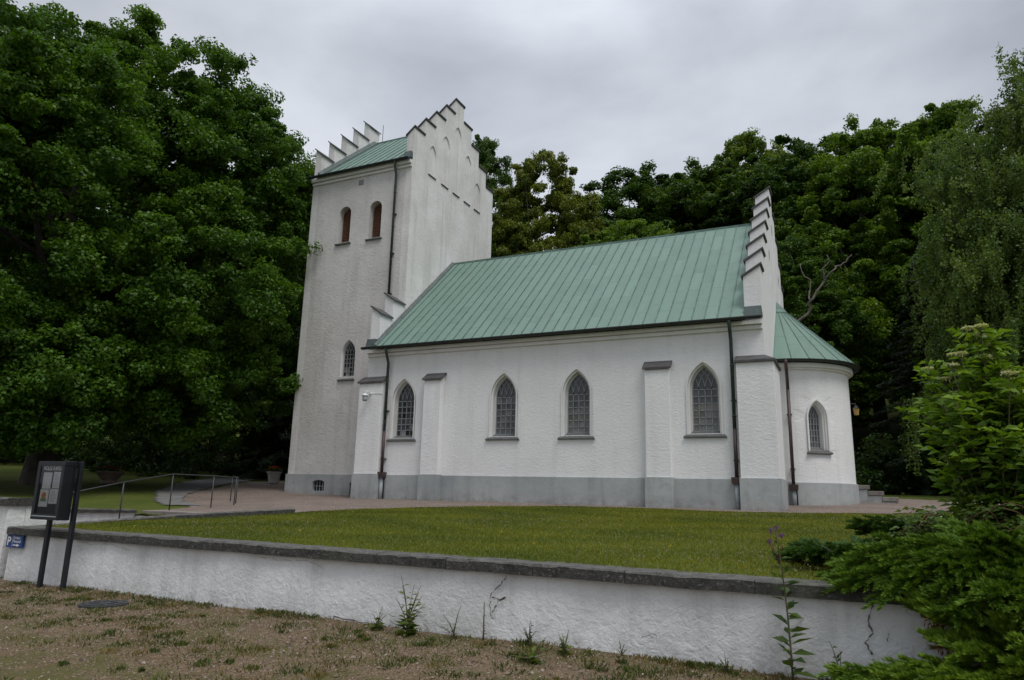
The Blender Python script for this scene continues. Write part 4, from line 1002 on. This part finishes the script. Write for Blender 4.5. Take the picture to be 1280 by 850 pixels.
# undergrowth under the trees: nobody could count these shrubs
g = np.random.default_rng(81); pts = []
for (xa, xb, ya, yb, n, hh) in ((-40, -11.8, 3, 11, 420, 2.6), (-12.5, -7.5, 8.0, 11, 150, 2.4), (-9, 14, 12.5, 15, 260, 1.6), (14.4, 30, 12, 16, 260, 1.8), (17.5, 32, 6.5, 10, 200, 1.9)):
    x = g.uniform(xa, xb, n); y = g.uniform(ya, yb, n); pts.append(np.stack([x, y, H(x, y)+g.uniform(.05, hh, n)**1.0], 1))
U = np.concatenate(pts)
me = leaves_mesh('undergrowth', *clump_leaves(U, g.uniform(.45, .9, len(U)), 170, g, .75, .17, .10)); o = link_mesh('undergrowth', me, M_LEAF); o.color = (.026, .058, .010, 1)
tag(o, 'dark leafy undergrowth below the trees behind the chapel', 'undergrowth', kind='stuff')
# far wood that closes the slope behind the single trees
x = g.uniform(-90, 80, 2200); y = g.uniform(33, 70, 2200) - np.clip(np.abs(x)-25, 0, 40)*.45; z = H(x, y)+g.uniform(0, 13, 2200)
me = leaves_mesh('far_wood', *clump_leaves(np.stack([x, y, z], 1), g.uniform(1.2, 2.4, 2200), 90, g, .8, .5, .34)); o = link_mesh('far_wood', me, M_LEAF); o.color = (.036, .076, .011, 1)
tag(o, 'dark green wood closing the hillside behind the chapel', 'wood', kind='stuff')

# bare crooked limb hanging out of the maple
o = tag(empty('dead_branch', (13.0, 13.9, 0)), 'bare grey crooked branch sticking out of the foliage right of the gable', 'branch')
bpy.data.objects.remove(o)
maple = [q for q in bpy.data.objects if q.name.startswith('maple_tree')][0]
mb = MB()
LB = [Vector(p) for p in [(11.84, 12.9, 6.31), (12.38, 12.93, 7.5), (12.81, 12.95, 8.34), (13.44, 12.96, 9.34), (13.61, 12.97, 10.46), (13.94, 12.97, 9.82), (14.58, 12.96, 10.33), (12.54, 12.94, 10.15), (12.86, 12.95, 9.04)]]
def crooked(p, r0, r1, seed, amp=.12):
    g_ = np.random.default_rng(seed); q = []
    for a, b in zip(p[:-1], p[1:]):
        a, b = Vector(a), Vector(b)
        for i in range(4): q.append(a.lerp(b, i/4)+Vector(g_.normal(size=3))*amp*(0 if (not q) else 1))
    q.append(Vector(p[-1])); n = len(q); mb.tube(q, [r0+(r1-r0)*i/(n-1) for i in range(n)], 7)
crooked([(14.5, 22.0, 4.0), LB[0], LB[1], LB[2], LB[3], LB[5]], .10, .035, 1, .07)
crooked([LB[5], LB[5].lerp(LB[6], .5)+Vector((0, 0, -.1)), LB[6]], .045, .02, 2, .05)
crooked([LB[3], LB[4]], .045, .015, 3, .05)
crooked([LB[2], LB[8], LB[7]], .05, .015, 4, .06)
bo = mb.build('bare_limb', plain('grey_wood', (.115, .10, .08), .9, 0, .4, 4, .6), maple, smooth=True)
bpy.context.view_layer.update(); bo.matrix_parent_inverse = Matrix.LocRotScale(maple.location, maple.rotation_euler, maple.scale).inverted()

# ------------------------------------------------------------------ pots
pot = empty('flower_pot', (-8.25, 4.65, h1(-8.25, 4.65)+.02)); tag(pot, 'pale stone pot of red flowers left of the tower base', 'flower pot')
mb = MB(); mb.lathe([(.20, 0), (.21, .04), (.27, .42), (.31, .44), (.31, .50), (.26, .50), (.25, .44), (.02, .43)], (0, 0, 0), 24); put(mb, 'pot', M_TERRA, pot, smooth=False)
def bouquet(root, r, z, seed, red=(.42, .05, .025)):
    g = np.random.default_rng(seed); C = g.normal(size=(420, 3))*np.array([r*.5, r*.5, .06])+np.array([0, 0, z]); n = len(C)
    me = leaves_mesh('leaves', C, g.normal(size=(n, 3)), norm(g.normal(size=(n, 3))*.5+np.array([0, 0, 1])), .07, .05, g.random(n)); c = link_mesh('leaves', me, M_LEAF, root); c.color = (.03, .07, .015, 1)
    C = g.normal(size=(150, 3))*np.array([r*.45, r*.45, .04])+np.array([0, 0, z+.1]); n = len(C)
    me = leaves_mesh('blossoms', C, g.normal(size=(n, 3)), norm(g.normal(size=(n, 3))*.6+np.array([0, 0, 1])), .05, .05, g.random(n)*.5); c = link_mesh('blossoms', me, M_LEAF, root); c.color = (*red, 1)
bouquet(pot, .3, .55, 3)
bowl = empty('planter_bowl', (-10.6, -1.15, h1(-10.6, -1.15)+.02)); tag(bowl, 'low brown stone planter bowl on the shaded grass under the oak', 'planter')
mb = MB(); mb.lathe([(.28, 0), (.30, .03), (.24, .12), (.42, .34), (.48, .40), (.48, .44), (.42, .44), (.38, .38), (.02, .36)], (0, 0, 0), 24); put(mb, 'bowl', M_BOWL, bowl)
bouquet(bowl, .4, .46, 4, (.25, .04, .03))

# ------------------------------------------------------------------ shrubs at the right
def elder(name, base, seed, label):
    g = np.random.default_rng(seed); root = empty(name, base); tag(root, label, 'shrub'); mb = MB(); C = []; D = []; Nn = []; ln = []; T = []; tips = []
    for k in range(78):
        a = g.uniform(0, 2*PI); lean = g.uniform(.05, .9); hh = g.uniform(1.1, 2.95)*(1-.22*lean)
        e = Vector((math.cos(a)*lean*.95, math.sin(a)*lean*.95, hh)); b = Vector((math.cos(a)*.12, math.sin(a)*.12, 0)); m_ = b.lerp(e, .5)+Vector((-math.cos(a)*.12, -math.sin(a)*.12, .25))
        pts = [b.lerp(m_, u).lerp(m_.lerp(e, u), u) for u in np.linspace(0, 1, 7)]; mb.tube(pts, [.016*(1-.7*u) for u in np.linspace(0, 1, 7)], 5); tips.append(e)
        for u in np.linspace(.14, 1, 14):
            p = b.lerp(m_, u).lerp(m_.lerp(e, u), u)
            for sgn in (0, 1):
                aa = g.uniform(0, 2*PI); dr = Vector((math.cos(aa), math.sin(aa), g.uniform(.1, 1.1))).normalized(); sd_ = Vector((-dr.y, dr.x, 0)).normalized(); L0 = g.uniform(.2, .32); tn = g.uniform(0, .6)
                for j, (q, s) in enumerate(((1.0, 0), (.72, 1), (.72, -1), (.42, 1), (.42, -1))):
                    d = (dr*(1.0 if s == 0 else .55)+sd_*s*.85+Vector((0, 0, g.uniform(-.6, .1)))).normalized(); c = p+dr*L0*q+d*.05+Vector((0, 0, -.06*q*q))
                    C.append(c); D.append(d); Nn.append(Vector((g.normal()*.6-d.x*.3, g.normal()*.6-d.y*.3, .8))); ln.append(g.uniform(.11, .17)); T.append(tn+g.uniform(0, .35))
    C, D, Nn = np.array(C), np.array(D), norm(np.array(Nn)); ln = np.array(ln)
    me = leaves_mesh('foliage', C, D, Nn, ln, ln*.48, np.clip(T, 0, 1), .12); c = link_mesh('foliage', me, M_LEAF, root); c.color = (.112, .205, .026, 1)
    mb.build('stems', plain('green_stem', (.10, .09, .04), .8, 0, .3, 8, .2), root, smooth=True)
    tips.sort(key=lambda v: -v.z)
    return root, tips
el, tips = elder('elder_shrub', (15.5, -8.35, h1(15.4, -8.3)-.1), 91, 'tall bright green elder shrub with flat cream flower heads at the right edge')
def umbel(root, c, r, seed):
    g = np.random.default_rng(seed); n = 150; a = g.uniform(0, 2*PI, n); q = np.sqrt(g.random(n))*r
    C = np.stack([c[0]+q*np.cos(a), c[1]+q*np.sin(a), c[2]+.06-.15*q*q/r+g.normal(size=n)*.009], 1)
    me = leaves_mesh('flower_head', C, g.normal(size=(n, 3))*np.array([1, 1, .1]), norm(g.normal(size=(n, 3))*.9+np.array([0, 0, .5])), .026, .026, g.random(n)*.3); o = link_mesh('flower_head', me, M_LEAF, root); o.color = (.62, .60, .42, 1)
    mb = MB(); 
    for k in range(7): aa = k*PI*2/7; mb.tube([(c[0], c[1], c[2]-.05), (c[0]+.7*r*math.cos(aa), c[1]+.7*r*math.sin(aa), c[2]+.04)], .003, 4)
    mb.build('flower_stalk', bpy.data.materials['green_stem'], o)
camd = Vector((CAM.x-15.45, CAM.y+8.35, 0)).normalized()
vis = [t for t in tips if t.dot(camd) > -.3][:18]
for k, t in enumerate(vis): umbel(el, (t.x, t.y, t.z+.06), .06+.03*rnd.random(), 200+k)

def juniper(name, base, arms, seed, color, label, needle=.055):
    """spreading juniper: long arms, each carrying feathery sprays of short shoots"""
    g = np.random.default_rng(seed); root = empty(name, base); tag(root, label, 'shrub'); mb = MB(); C = []; D = []; T = []
    for (ex, ey, ez, zm, wdt) in arms:
        b = Vector((0, 0, .05)); e = Vector((ex, ey, ez)); m_ = b.lerp(e, .55)+Vector((0, 0, zm)); L0 = (e-b).length; us = np.linspace(0, 1, 9)
        pos = lambda u: b.lerp(m_, u).lerp(m_.lerp(e, u), u)
        mb.tube([pos(u) for u in us], [.03*(1-.85*u)+.004 for u in us], 6)
        ax = (e-b).normalized(); sd_ = ax.cross(Vector((0, 0, 1))).normalized()
        for k in range(int(26+L0*30)):
            u = g.uniform(.15, 1)**.75; p = pos(u); s = g.choice((-1, 1))*g.uniform(.1, 1); ln = wdt*g.uniform(.45, 1.35)*(1.15-.5*u)
            dr = (ax*g.uniform(.6, 1.1)+sd_*s*g.uniform(.3, 1.1)+Vector((0, 0, g.uniform(-.15, .5)))).normalized(); tn = g.uniform(0, .55)
            n = int(60+ln*420); q = g.uniform(0, 1, n); drp = -.22*ln*q*q
            sh = rand_dirs(n, g)*.62+np.array(dr)*1.25; sh = norm(sh); lo = needle*g.uniform(.6, 1.5, n)*(1.3-.7*q)
            c = np.array(p)+np.array(dr)*(q*ln)[:, None]+np.stack([np.zeros(n), np.zeros(n), drp], 1)+sh*(lo*.6)[:, None]
            C.append(c); D.append(sh); T.append(np.clip(tn*.8+.6*q*q+g.uniform(-.15, .15, n), 0, 1))
    C = np.concatenate(C); D = np.concatenate(D); T = np.concatenate(T); n = len(C)
    me = leaves_mesh('foliage', C, D, norm(g.normal(size=(n, 3))+np.array([0, 0, .5])), g.uniform(.8, 1.3, n)*needle, g.uniform(.006, .011, n), T); c = link_mesh('foliage', me, M_NEEDLE, root); c.color = (*color, 1)
    mb.build('stems', M_BARK, root, smooth=True); return root
g = np.random.default_rng(5)
JC = (.080, .160, .015)
def arms_for(n, a0, a1, r0, r1, z0, z1, w0=.3, w1=.5):
    return [(math.cos(a)*r, math.sin(a)*r, g.uniform(z0, z1), g.uniform(.1, .35), g.uniform(w0, w1)) for a, r in zip(g.uniform(a0, a1, n), g.uniform(r0, r1, n))]
jb = (15.45, -10.55, h1(15.4, -10.5)-.05)
ar = arms_for(74, 0, 2*PI, .4, 1.5, -.15, .5)
ar += [(-1.65, -.35, .08, .28, .36), (-1.5, .15, .06, .25, .36), (-1.5, -.62, .06, .4, .36), (-1.25, -.85, .0, .5, .4), (-1.35, .5, .1, .22, .38), (-.9, -.9, .0, .5, .4), (-1.6, -.55, .06, .4, .36), (-1.5, -.5, .06, .35, .4), (-1.55, -.78, .03, .45, .4), (-1.3, -.55, .1, .3, .42), (-1.1, -.7, .05, .3, .42), (-1.45, -.2, .15, .3, .42), (-1.0, -.4, .25, .3, .42), (-.8, -.6, .2, .3, .42)]
juniper('juniper_shrub', jb, ar, 95, JC, 'big feathery green juniper spilling over the right end of the white wall')
# lower arms that hang down in front of the wall
g = np.random.default_rng(15)
ar = [(-1.45, -.15, .12, .22, .3), (-1.35, -.3, .05, .22, .32), (-1.15, -.35, .1, .25, .34), (-1.0, -.15, .22, .2, .3), (-.85, -.5, -.02, .25, .34), (-.6, -.3, .35, .3, .36), (-.6, -.7, .12, .3, .36), (-.2, -.6, .3, .3, .4), (.2, -.7, .2, .3, .4), (0, -.3, .5, .3, .4), (.5, -.4, .4, .3, .4), (-.3, -.85, 0, .25, .36), (.3, -.2, .6, .3, .4), (-.75, .0, .42, .2, .3), (.8, -.5, .3, .3, .4), (.6, -.9, .1, .3, .4), (.1, -1.0, .0, .3, .4)]+arms_for(34, 0, 2*PI, .3, .95, .15, .75, .3, .42)+[(.5, .3, 1.0, .2, .4), (-.35, .25, .8, .2, .36), (.1, .2, .9, .2, .4), (.9, .2, .95, .2, .4), (-.6, .2, .62, .2, .3)]
juniper('juniper_shrub', (15.25, -11.55, -1.36), ar, 96, (.105, .19, .018), 'lighter green juniper growing in front of the white wall in the bottom right corner')
g = np.random.default_rng(25)
juniper('juniper_shrub', (13.75, -9.9, h1(13.7, -9.9)), arms_for(22, 0, 2*PI, .3, .75, .02, .16, .16, .28), 97, (.036, .088, .012), 'low dark juniper mat on the lawn just behind the coping')
juniper('juniper_shrub', (14.75, -7.0, h1(14.7, -7)), arms_for(30, 0, 2*PI, .3, .9, .02, .25, .22, .34), 98, (.050, .112, .014), 'mid green juniper mound between lawn and elder')
# brown dead spray in the big juniper
# brambles
def bramble(name, base, seed, label, r=1.1, n=26, color=(.065, .115, .03)):
    g = np.random.default_rng(seed); root = empty(name, base); tag(root, label, 'shrub'); mb = MB(); C = []; D = []; Nn = []; ln = []; T = []
    for k in range(n):
        a = g.uniform(0, 2*PI); e = Vector((math.cos(a)*r*g.uniform(.4, 1), math.sin(a)*r*g.uniform(.4, 1), g.uniform(.05, .5))); b = Vector((0, 0, 0)); m_ = b.lerp(e, .5)+Vector((0, 0, g.uniform(.4, .9)))
        us = np.linspace(0, 1, 9); mb.tube([b.lerp(m_, u).lerp(m_.lerp(e, u), u) for u in us], [.008*(1-.6*u) for u in us], 5)
        for u in np.linspace(.2, 1, 15):
            p = b.lerp(m_, u).lerp(m_.lerp(e, u), u); aa = g.uniform(0, 2*PI); dr = Vector((math.cos(aa), math.sin(aa), .3)); tn = g.uniform(0, .7)
            for s in (-.9, 0, .9):
                d = Vector((math.cos(aa+s), math.sin(aa+s), -.15)); C.append(p+dr*.08+d*.045); D.append(d); Nn.append(Vector((g.normal()*.3, g.normal()*.3, 1))); ln.append(g.uniform(.06, .095)); T.append(tn+g.uniform(0, .3))
    C, D, Nn = np.array(C), np.array(D), norm(np.array(Nn)); ln = np.array(ln)
    me = leaves_mesh('foliage', C, D, Nn, ln, ln*.72, np.clip(T, 0, 1), .08); c = link_mesh('foliage', me, M_LEAF, root); c.color = (*color, 1)
    mb.build('stems', plain('bramble_stem', (.13, .07, .04), .8, 0, .3, 8, .2), root, smooth=True)
    f = C[g.permutation(len(C))[:60]]+np.array([0, 0, .03]); f = np.repeat(f[:14], 9, 0)+g.normal(size=(126, 3))*.018
    me = leaves_mesh('blossoms', f, g.normal(size=(126, 3)), norm(g.normal(size=(126, 3))*.5+np.array([0, 0, 1])), .022, .022, g.random(126)*.3); c = link_mesh('blossoms', me, M_LEAF, root); c.color = (.5, .48, .45, 1)
    return root
bramble('bramble_bush', (14.95, -9.0, h1(15, -9)), 101, 'pale leaved bramble with whitish blossoms in front of the elder', 1.0, 30)
bramble('bramble_bush', (15.9, -9.5, h1(15.9, -9.5)), 102, 'dense bramble thicket at the right edge below the elder', 1.0, 30, (.04, .085, .02))
# dead brown spray in the junipers
g = np.random.default_rng(44); mb = MB()
C = np.concatenate([np.array([14.42, -11.28, -.62])+np.array([.12*u, -.05*u, -.42*u])+g.normal(size=3)*.02 for u in np.linspace(0, 1, 260)]).reshape(-1, 3); n = len(C)
me = leaves_mesh('dead_foliage', C+g.normal(size=(n, 3))*.03, g.normal(size=(n, 3))+np.array([0, 0, -1.2]), g.normal(size=(n, 3)), .06, .014, g.random(n)); jr = [q for q in bpy.data.objects if q.name == 'juniper_shrub'][0]
o = link_mesh('dead_foliage', me, M_NEEDLE, jr); o.color = (.17, .06, .018, 1); o.location = -Vector(jr.location)

# ------------------------------------------------------------------ lawn blades, clover, weeds, gravel
def scatter_lawn(n, g):
    f_ = g.random(n*2); x = np.where(f_ < .74, g.uniform(1.2, 17, n*2), g.uniform(17, 17+14*g.random(n*2), n*2)); y = g.uniform(-10.95, -.3, n*2)
    k = ~in_poly_np(GRAVEL, x, y) & ~in_poly_np(RAMP, x, y) & (x > np.interp(y, [-10.75, -8.7, -6.15], [1.35, 1.75, 2.85])); return x[k][:n], y[k][:n]
g = np.random.default_rng(301)
x, y = scatter_lawn(225000, g); n = len(x)
hgt = g.uniform(.018, .05, n)*np.where(g.random(n) < .03, 1.8, 1); tilt = g.normal(size=(n, 2))*.5
C = np.stack([x, y, H(x, y)+hgt*.45], 1); D = np.stack([tilt[:, 0], tilt[:, 1], np.ones(n)], 1)
pat = .5+.5*np.sin(x*1.3+np.sin(y*1.7)*1.5)*np.sin(y*1.9+np.sin(x*.9))
me = leaves_mesh('lawn_blades', C, D, norm(g.normal(size=(n, 3))*np.array([1, 1, .2])), hgt, .011, np.clip(.75*pat*g.uniform(.3, 1.3, n)+g.uniform(-.1, .35, n), 0, 1)); o = link_mesh('lawn_blades', me, M_LEAF); o.color = (.142, .166, .020, 1); tag(o, 'short green grass blades of the lawn', 'grass', kind='stuff')
x, y = scatter_lawn(5600, g); cl = np.sin(x*.8+1)*np.sin(y*.9+.5)+.35*np.sin(x*2.1)*np.sin(y*2.6); k = (cl+g.normal(size=len(x))*.25 > .35) & (y < -2); x, y = x[k], y[k]; n = len(x); q = 3
C = np.repeat(np.stack([x, y, H(x, y)+g.uniform(.045, .075, n)], 1), q, 0)+g.normal(size=(n*q, 3))*.006; m = len(C)
me = leaves_mesh('clover_flowers', C, g.normal(size=(m, 3)), norm(g.normal(size=(m, 3))+np.array([0, 0, .6])), 0.017, .016, g.random(m)*.4); o = link_mesh('clover_flowers', me, M_LEAF); o.color = (.34, .27, .24, 1); tag(o, 'pale clover blossoms scattered over the lawn', 'flowers', kind='stuff')
x, y = scatter_lawn(110, g); n = len(x); C = np.repeat(np.stack([x, y, H(x, y)+.07], 1), 4, 0)+g.normal(size=(n*4, 3))*.006; m = len(C)
me = leaves_mesh('yellow_flowers', C, g.normal(size=(m, 3)), norm(g.normal(size=(m, 3))*.5+np.array([0, 0, 1])), .026, .026, g.random(m)*.3); o = link_mesh('yellow_flowers', me, M_LEAF); o.color = (.5, .36, .01, 1); tag(o, 'tiny yellow flowers dotted over the lawn', 'flowers', kind='stuff')
# loose stones on the car park
n = 60000; x = g.uniform(-1, 17, n); y = -11.2-np.abs(g.normal(size=n))*2.2; k = (y > -17); x, y = x[k], y[k]; n = len(x)
s = g.uniform(.004, .012, n)*(1+(g.random(n) < .03)*1.2); z = low_h(x, y)+s*.3
T_ = np.array([[1, 0, 0], [-.5, .87, 0], [-.5, -.87, 0], [0, 0, .9]]); v = np.empty((n, 4, 3)); aa = g.uniform(0, 2*PI, n); ca_, sa_ = np.cos(aa), np.sin(aa)
for i in range(4):
    jx = T_[i, 0]*(1+g.normal(size=n)*.2); jy = T_[i, 1]*(1+g.normal(size=n)*.2); v[:, i, 0] = x+s*(jx*ca_-jy*sa_); v[:, i, 1] = y+s*(jx*sa_+jy*ca_); v[:, i, 2] = z+s*(T_[i, 2]+g.normal(size=n)*.15)
F = np.array([[0, 1, 3], [1, 2, 3], [2, 0, 3]]); f = (np.arange(n)[:, None, None]*4+F[None]).reshape(-1, 3)
me = bpy.data.meshes.new('gravel_stones'); me.vertices.add(n*4); me.vertices.foreach_set('co', v.reshape(-1).astype(np.float32)); me.loops.add(len(f)*3); me.loops.foreach_set('vertex_index', f.reshape(-1).astype(np.int32)); me.polygons.add(len(f)); me.polygons.foreach_set('loop_start', (np.arange(len(f))*3).astype(np.int32))
try: me.polygons.foreach_set('loop_total', np.full(len(f), 3, np.int32))
except Exception: pass
me.update(calc_edges=True); a = me.attributes.new('tone', 'FLOAT', 'FACE'); a.data.foreach_set('value', np.repeat(g.random(n), 3).astype(np.float32))
m, t, b = mat_new('stones'); at = N(t, 'ShaderNodeAttribute'); at.attribute_name = 'tone'; t.links.new(ramp(t, at.outputs['Fac'], [(0, (.06, .043, .029)), (.5, (.155, .112, .074)), (.95, (.23, .18, .14)), (1, (.32, .29, .25))]), b.inputs['Base Color']); b.inputs['Roughness'].default_value = .9
o = link_mesh('gravel_stones', me, m); tag(o, 'loose brown and grey gravel stones of the car park', 'gravel', kind='stuff')
# low weeds and dry grass on the gravel
tx = g.uniform(0, 15.5, 670); ty = np.concatenate([-11.33-np.abs(g.normal(size=560))*1.9, -11.22-np.abs(g.normal(size=110))*.07]); tx[-110:] = np.repeat(g.uniform(.5, 15, 22), 5)+g.normal(size=110)*.18; kind = g.random(670)
Cs, Ds, Ts, Ls = [], [], [], []; Cd, Dd, Td, Ld = [], [], [], []
for X0, Y0, kk in zip(tx, ty, kind):
    nb_ = int(g.uniform(14, 60)); r = g.uniform(.02, .11)*(1+(kk > .5)*.5); p = g.normal(size=(nb_, 2))*r; d = np.stack([p[:, 0]*4+g.normal(size=nb_)*.5, p[:, 1]*4+g.normal(size=nb_)*.5, np.full(nb_, 1.0)], 1); l = g.uniform(.02, .065, nb_)
    c = np.stack([X0+p[:, 0], Y0+p[:, 1], low_h(X0+p[:, 0], Y0+p[:, 1])+l*.4], 1); (Cs if kk < .62 else Cd).append(c); (Ds if kk < .62 else Dd).append(d); (Ts if kk < .62 else Td).append(g.uniform(0, .5)+g.uniform(0, .4, nb_)); (Ls if kk < .62 else Ld).append(l)
for C_, D_, T__, L__, nm, colr, lab in ((Cs, Ds, Ts, Ls, 'gravel_weeds', (.058, .085, .018), 'small green weeds growing through the gravel'), (Cd, Dd, Td, Ld, 'dry_grass', (.15, .125, .055), 'dry yellowish grass tufts on the gravel')):
    C_ = np.concatenate(C_); D_ = np.concatenate(D_); n = len(C_)
    me = leaves_mesh(nm, C_, D_, norm(g.normal(size=(n, 3))), np.concatenate(L__), .013, np.clip(np.concatenate(T__), 0, 1)); o = link_mesh(nm, me, M_LEAF); o.color = (*colr, 1); tag(o, lab, 'weeds', kind='stuff')

def weed(name, x, y, h, nst, lean, color, label, seed, leaf=.06, lw=.3, spread=.12, cat='weed', flower=None, group=None):
    g = np.random.default_rng(seed); root = empty(name, (x, y, float(low_h(x, y)))); tag(root, label, cat, group); mb = MB(); C = []; D = []; ln = []
    for k in range(nst):
        a = g.uniform(0, 2*PI); hh = h*(1 if k == 0 else g.uniform(.35, .85)); e = Vector((math.cos(a)*spread*g.uniform(.2, 1)*(0 if nst == 1 else 1)+lean, math.sin(a)*spread*.6*(0 if nst == 1 else 1), hh)); us = np.linspace(0, 1, 6)
        pts = [Vector((e.x*u*u, e.y*u*u, e.z*u)) for u in us]; mb.tube(pts, [(.011 if nst == 1 else .007)*(1-.6*u) for u in us], 5)
        for u in np.arange(.04, .92, .035/h*(.75 if nst == 1 else 2.1)):
            aa = g.uniform(0, 2*PI); l = leaf*(1.25-.8*u)*g.uniform(.7, 1.2); d = Vector((math.cos(aa), math.sin(aa), g.uniform(.05, .6))).normalized(); p = Vector((e.x*u*u, e.y*u*u, e.z*u)); C.append(p+d*l*.5); D.append(d); ln.append(l)
        if flower is not None:
            for q in range(4): C.append(e+Vector((g.normal()*.02, g.normal()*.02, g.normal()*.02))); D.append(Vector((g.normal(), g.normal(), 1))); ln.append(.03)
    C, D, ln = np.array(C), np.array(D), np.array(ln); n = len(C)
    me = leaves_mesh('leaves', C, D, norm(g.normal(size=(n, 3))*.5+np.array([0, 0, 1])), ln, ln*lw, g.random(n), .1); c = link_mesh('leaves', me, M_LEAF, root); c.color = (*color, 1)
    mb.build('stems', bpy.data.materials['green_stem'], root, smooth=True); return root
WG = (.075, .125, .025)
weed('tall_weed', 9.3, -11.42, .66, 12, .02, WG, 'tallest bushy green weed at the foot of the white wall, left of the crack', 401, .12, .36, .26)
weed('weed_clump', 8.85, -11.36, .24, 8, .0, WG, 'low weed clump just left of the tallest wall weed', 402, .09, .4, .16)
weed('weed_clump', 9.85, -11.33, .34, 7, -.05, (.045, .06, .025), 'thin greyish weed below the crack in the wall', 403, .05, .3, .18)
weed('weed_clump', 10.2, -11.3, .40, 1, .0, (.07, .06, .03), 'single dry stalk standing under the wall crack', 404, .05, .3)
weed('weed_clump', 10.75, -11.32, .26, 8, .0, (.045, .06, .035), 'dusty grey green weed right of the wall crack', 405, .06, .4, .1)
weed('weed_clump', 11.2, -11.45, .24, 9, .0, WG, 'round green weed tuft on the gravel, middle right of the wall', 406, .09, .35, .14)
weed('weed_clump', 11.0, -11.85, .2, 12, .0, WG, 'wide low patch of leafy weeds on the gravel below the wall', 407, .13, .36, .38)
weed('weed_clump', 11.75, -11.32, .16, 5, .0, WG, 'tiny green weed beside the wall right of the round tuft', 408, .06, .35, .06)
weed('weed_clump', 12.75, -11.32, .16, 8, .0, (.07, .09, .02), 'small yellowish weed at the wall left of the thistle', 409, .06, .4, .1)
weed('weed_clump', 13.72, -11.33, .36, 5, .03, (.045, .085, .02), 'leafy weed at the wall right of the thistle', 410, .12, .38, .12)
weed('weed_clump', .95, -11.4, .3, 3, .0, WG, 'small weed at the wall foot below the parking sign', 411, .05, .35, .08)
th = weed('thistle', 13.33, -11.36, 1.32, 1, -.08, (.055, .10, .028), 'tall single thistle with purple heads standing against the white wall', 412, .2, .36, 0, 'thistle')
g = np.random.default_rng(413); C = []; mb = MB()
for k, (dx, dz) in enumerate(((-.12, -.02), (-.07, .01), (-.03, -.06), (-.14, -.12))):
    mb.tube([(-.06, 0, 1.0), (dx*.9, .01*k-.02, 1.15), (dx, .02*k-.04, 1.3+dz)], .004, 5)
    C = np.array([(dx+g.normal()*.012, .02*k-.04+g.normal()*.012, 1.315+dz+g.normal()*.012) for _ in range(30)]); n = 30
    me = leaves_mesh('flower_head', C, g.normal(size=(n, 3))*.4+np.array([0, 0, 1]), g.normal(size=(n, 3)), .024, .010, g.random(n)*.5); o = link_mesh('flower_head', me, M_LEAF, th); o.color = (.20, .10, .28, 1)
mb.build('flower_stalk', bpy.data.materials['bramble_stem'], th, smooth=True)
for o in bpy.data.objects:
    if o.parent is None:
        n_ = o.name.split('.')[0]
        for k_, g_ in (('juniper_shrub', 'juniper shrubs at the right'), ('bramble_bush', 'brambles at the right'), ('weed_clump', 'weeds along the foot of the white wall'), ('conifer_tree', 'dark conifers behind the chapel')):
            if n_ == k_: o['group'] = g_
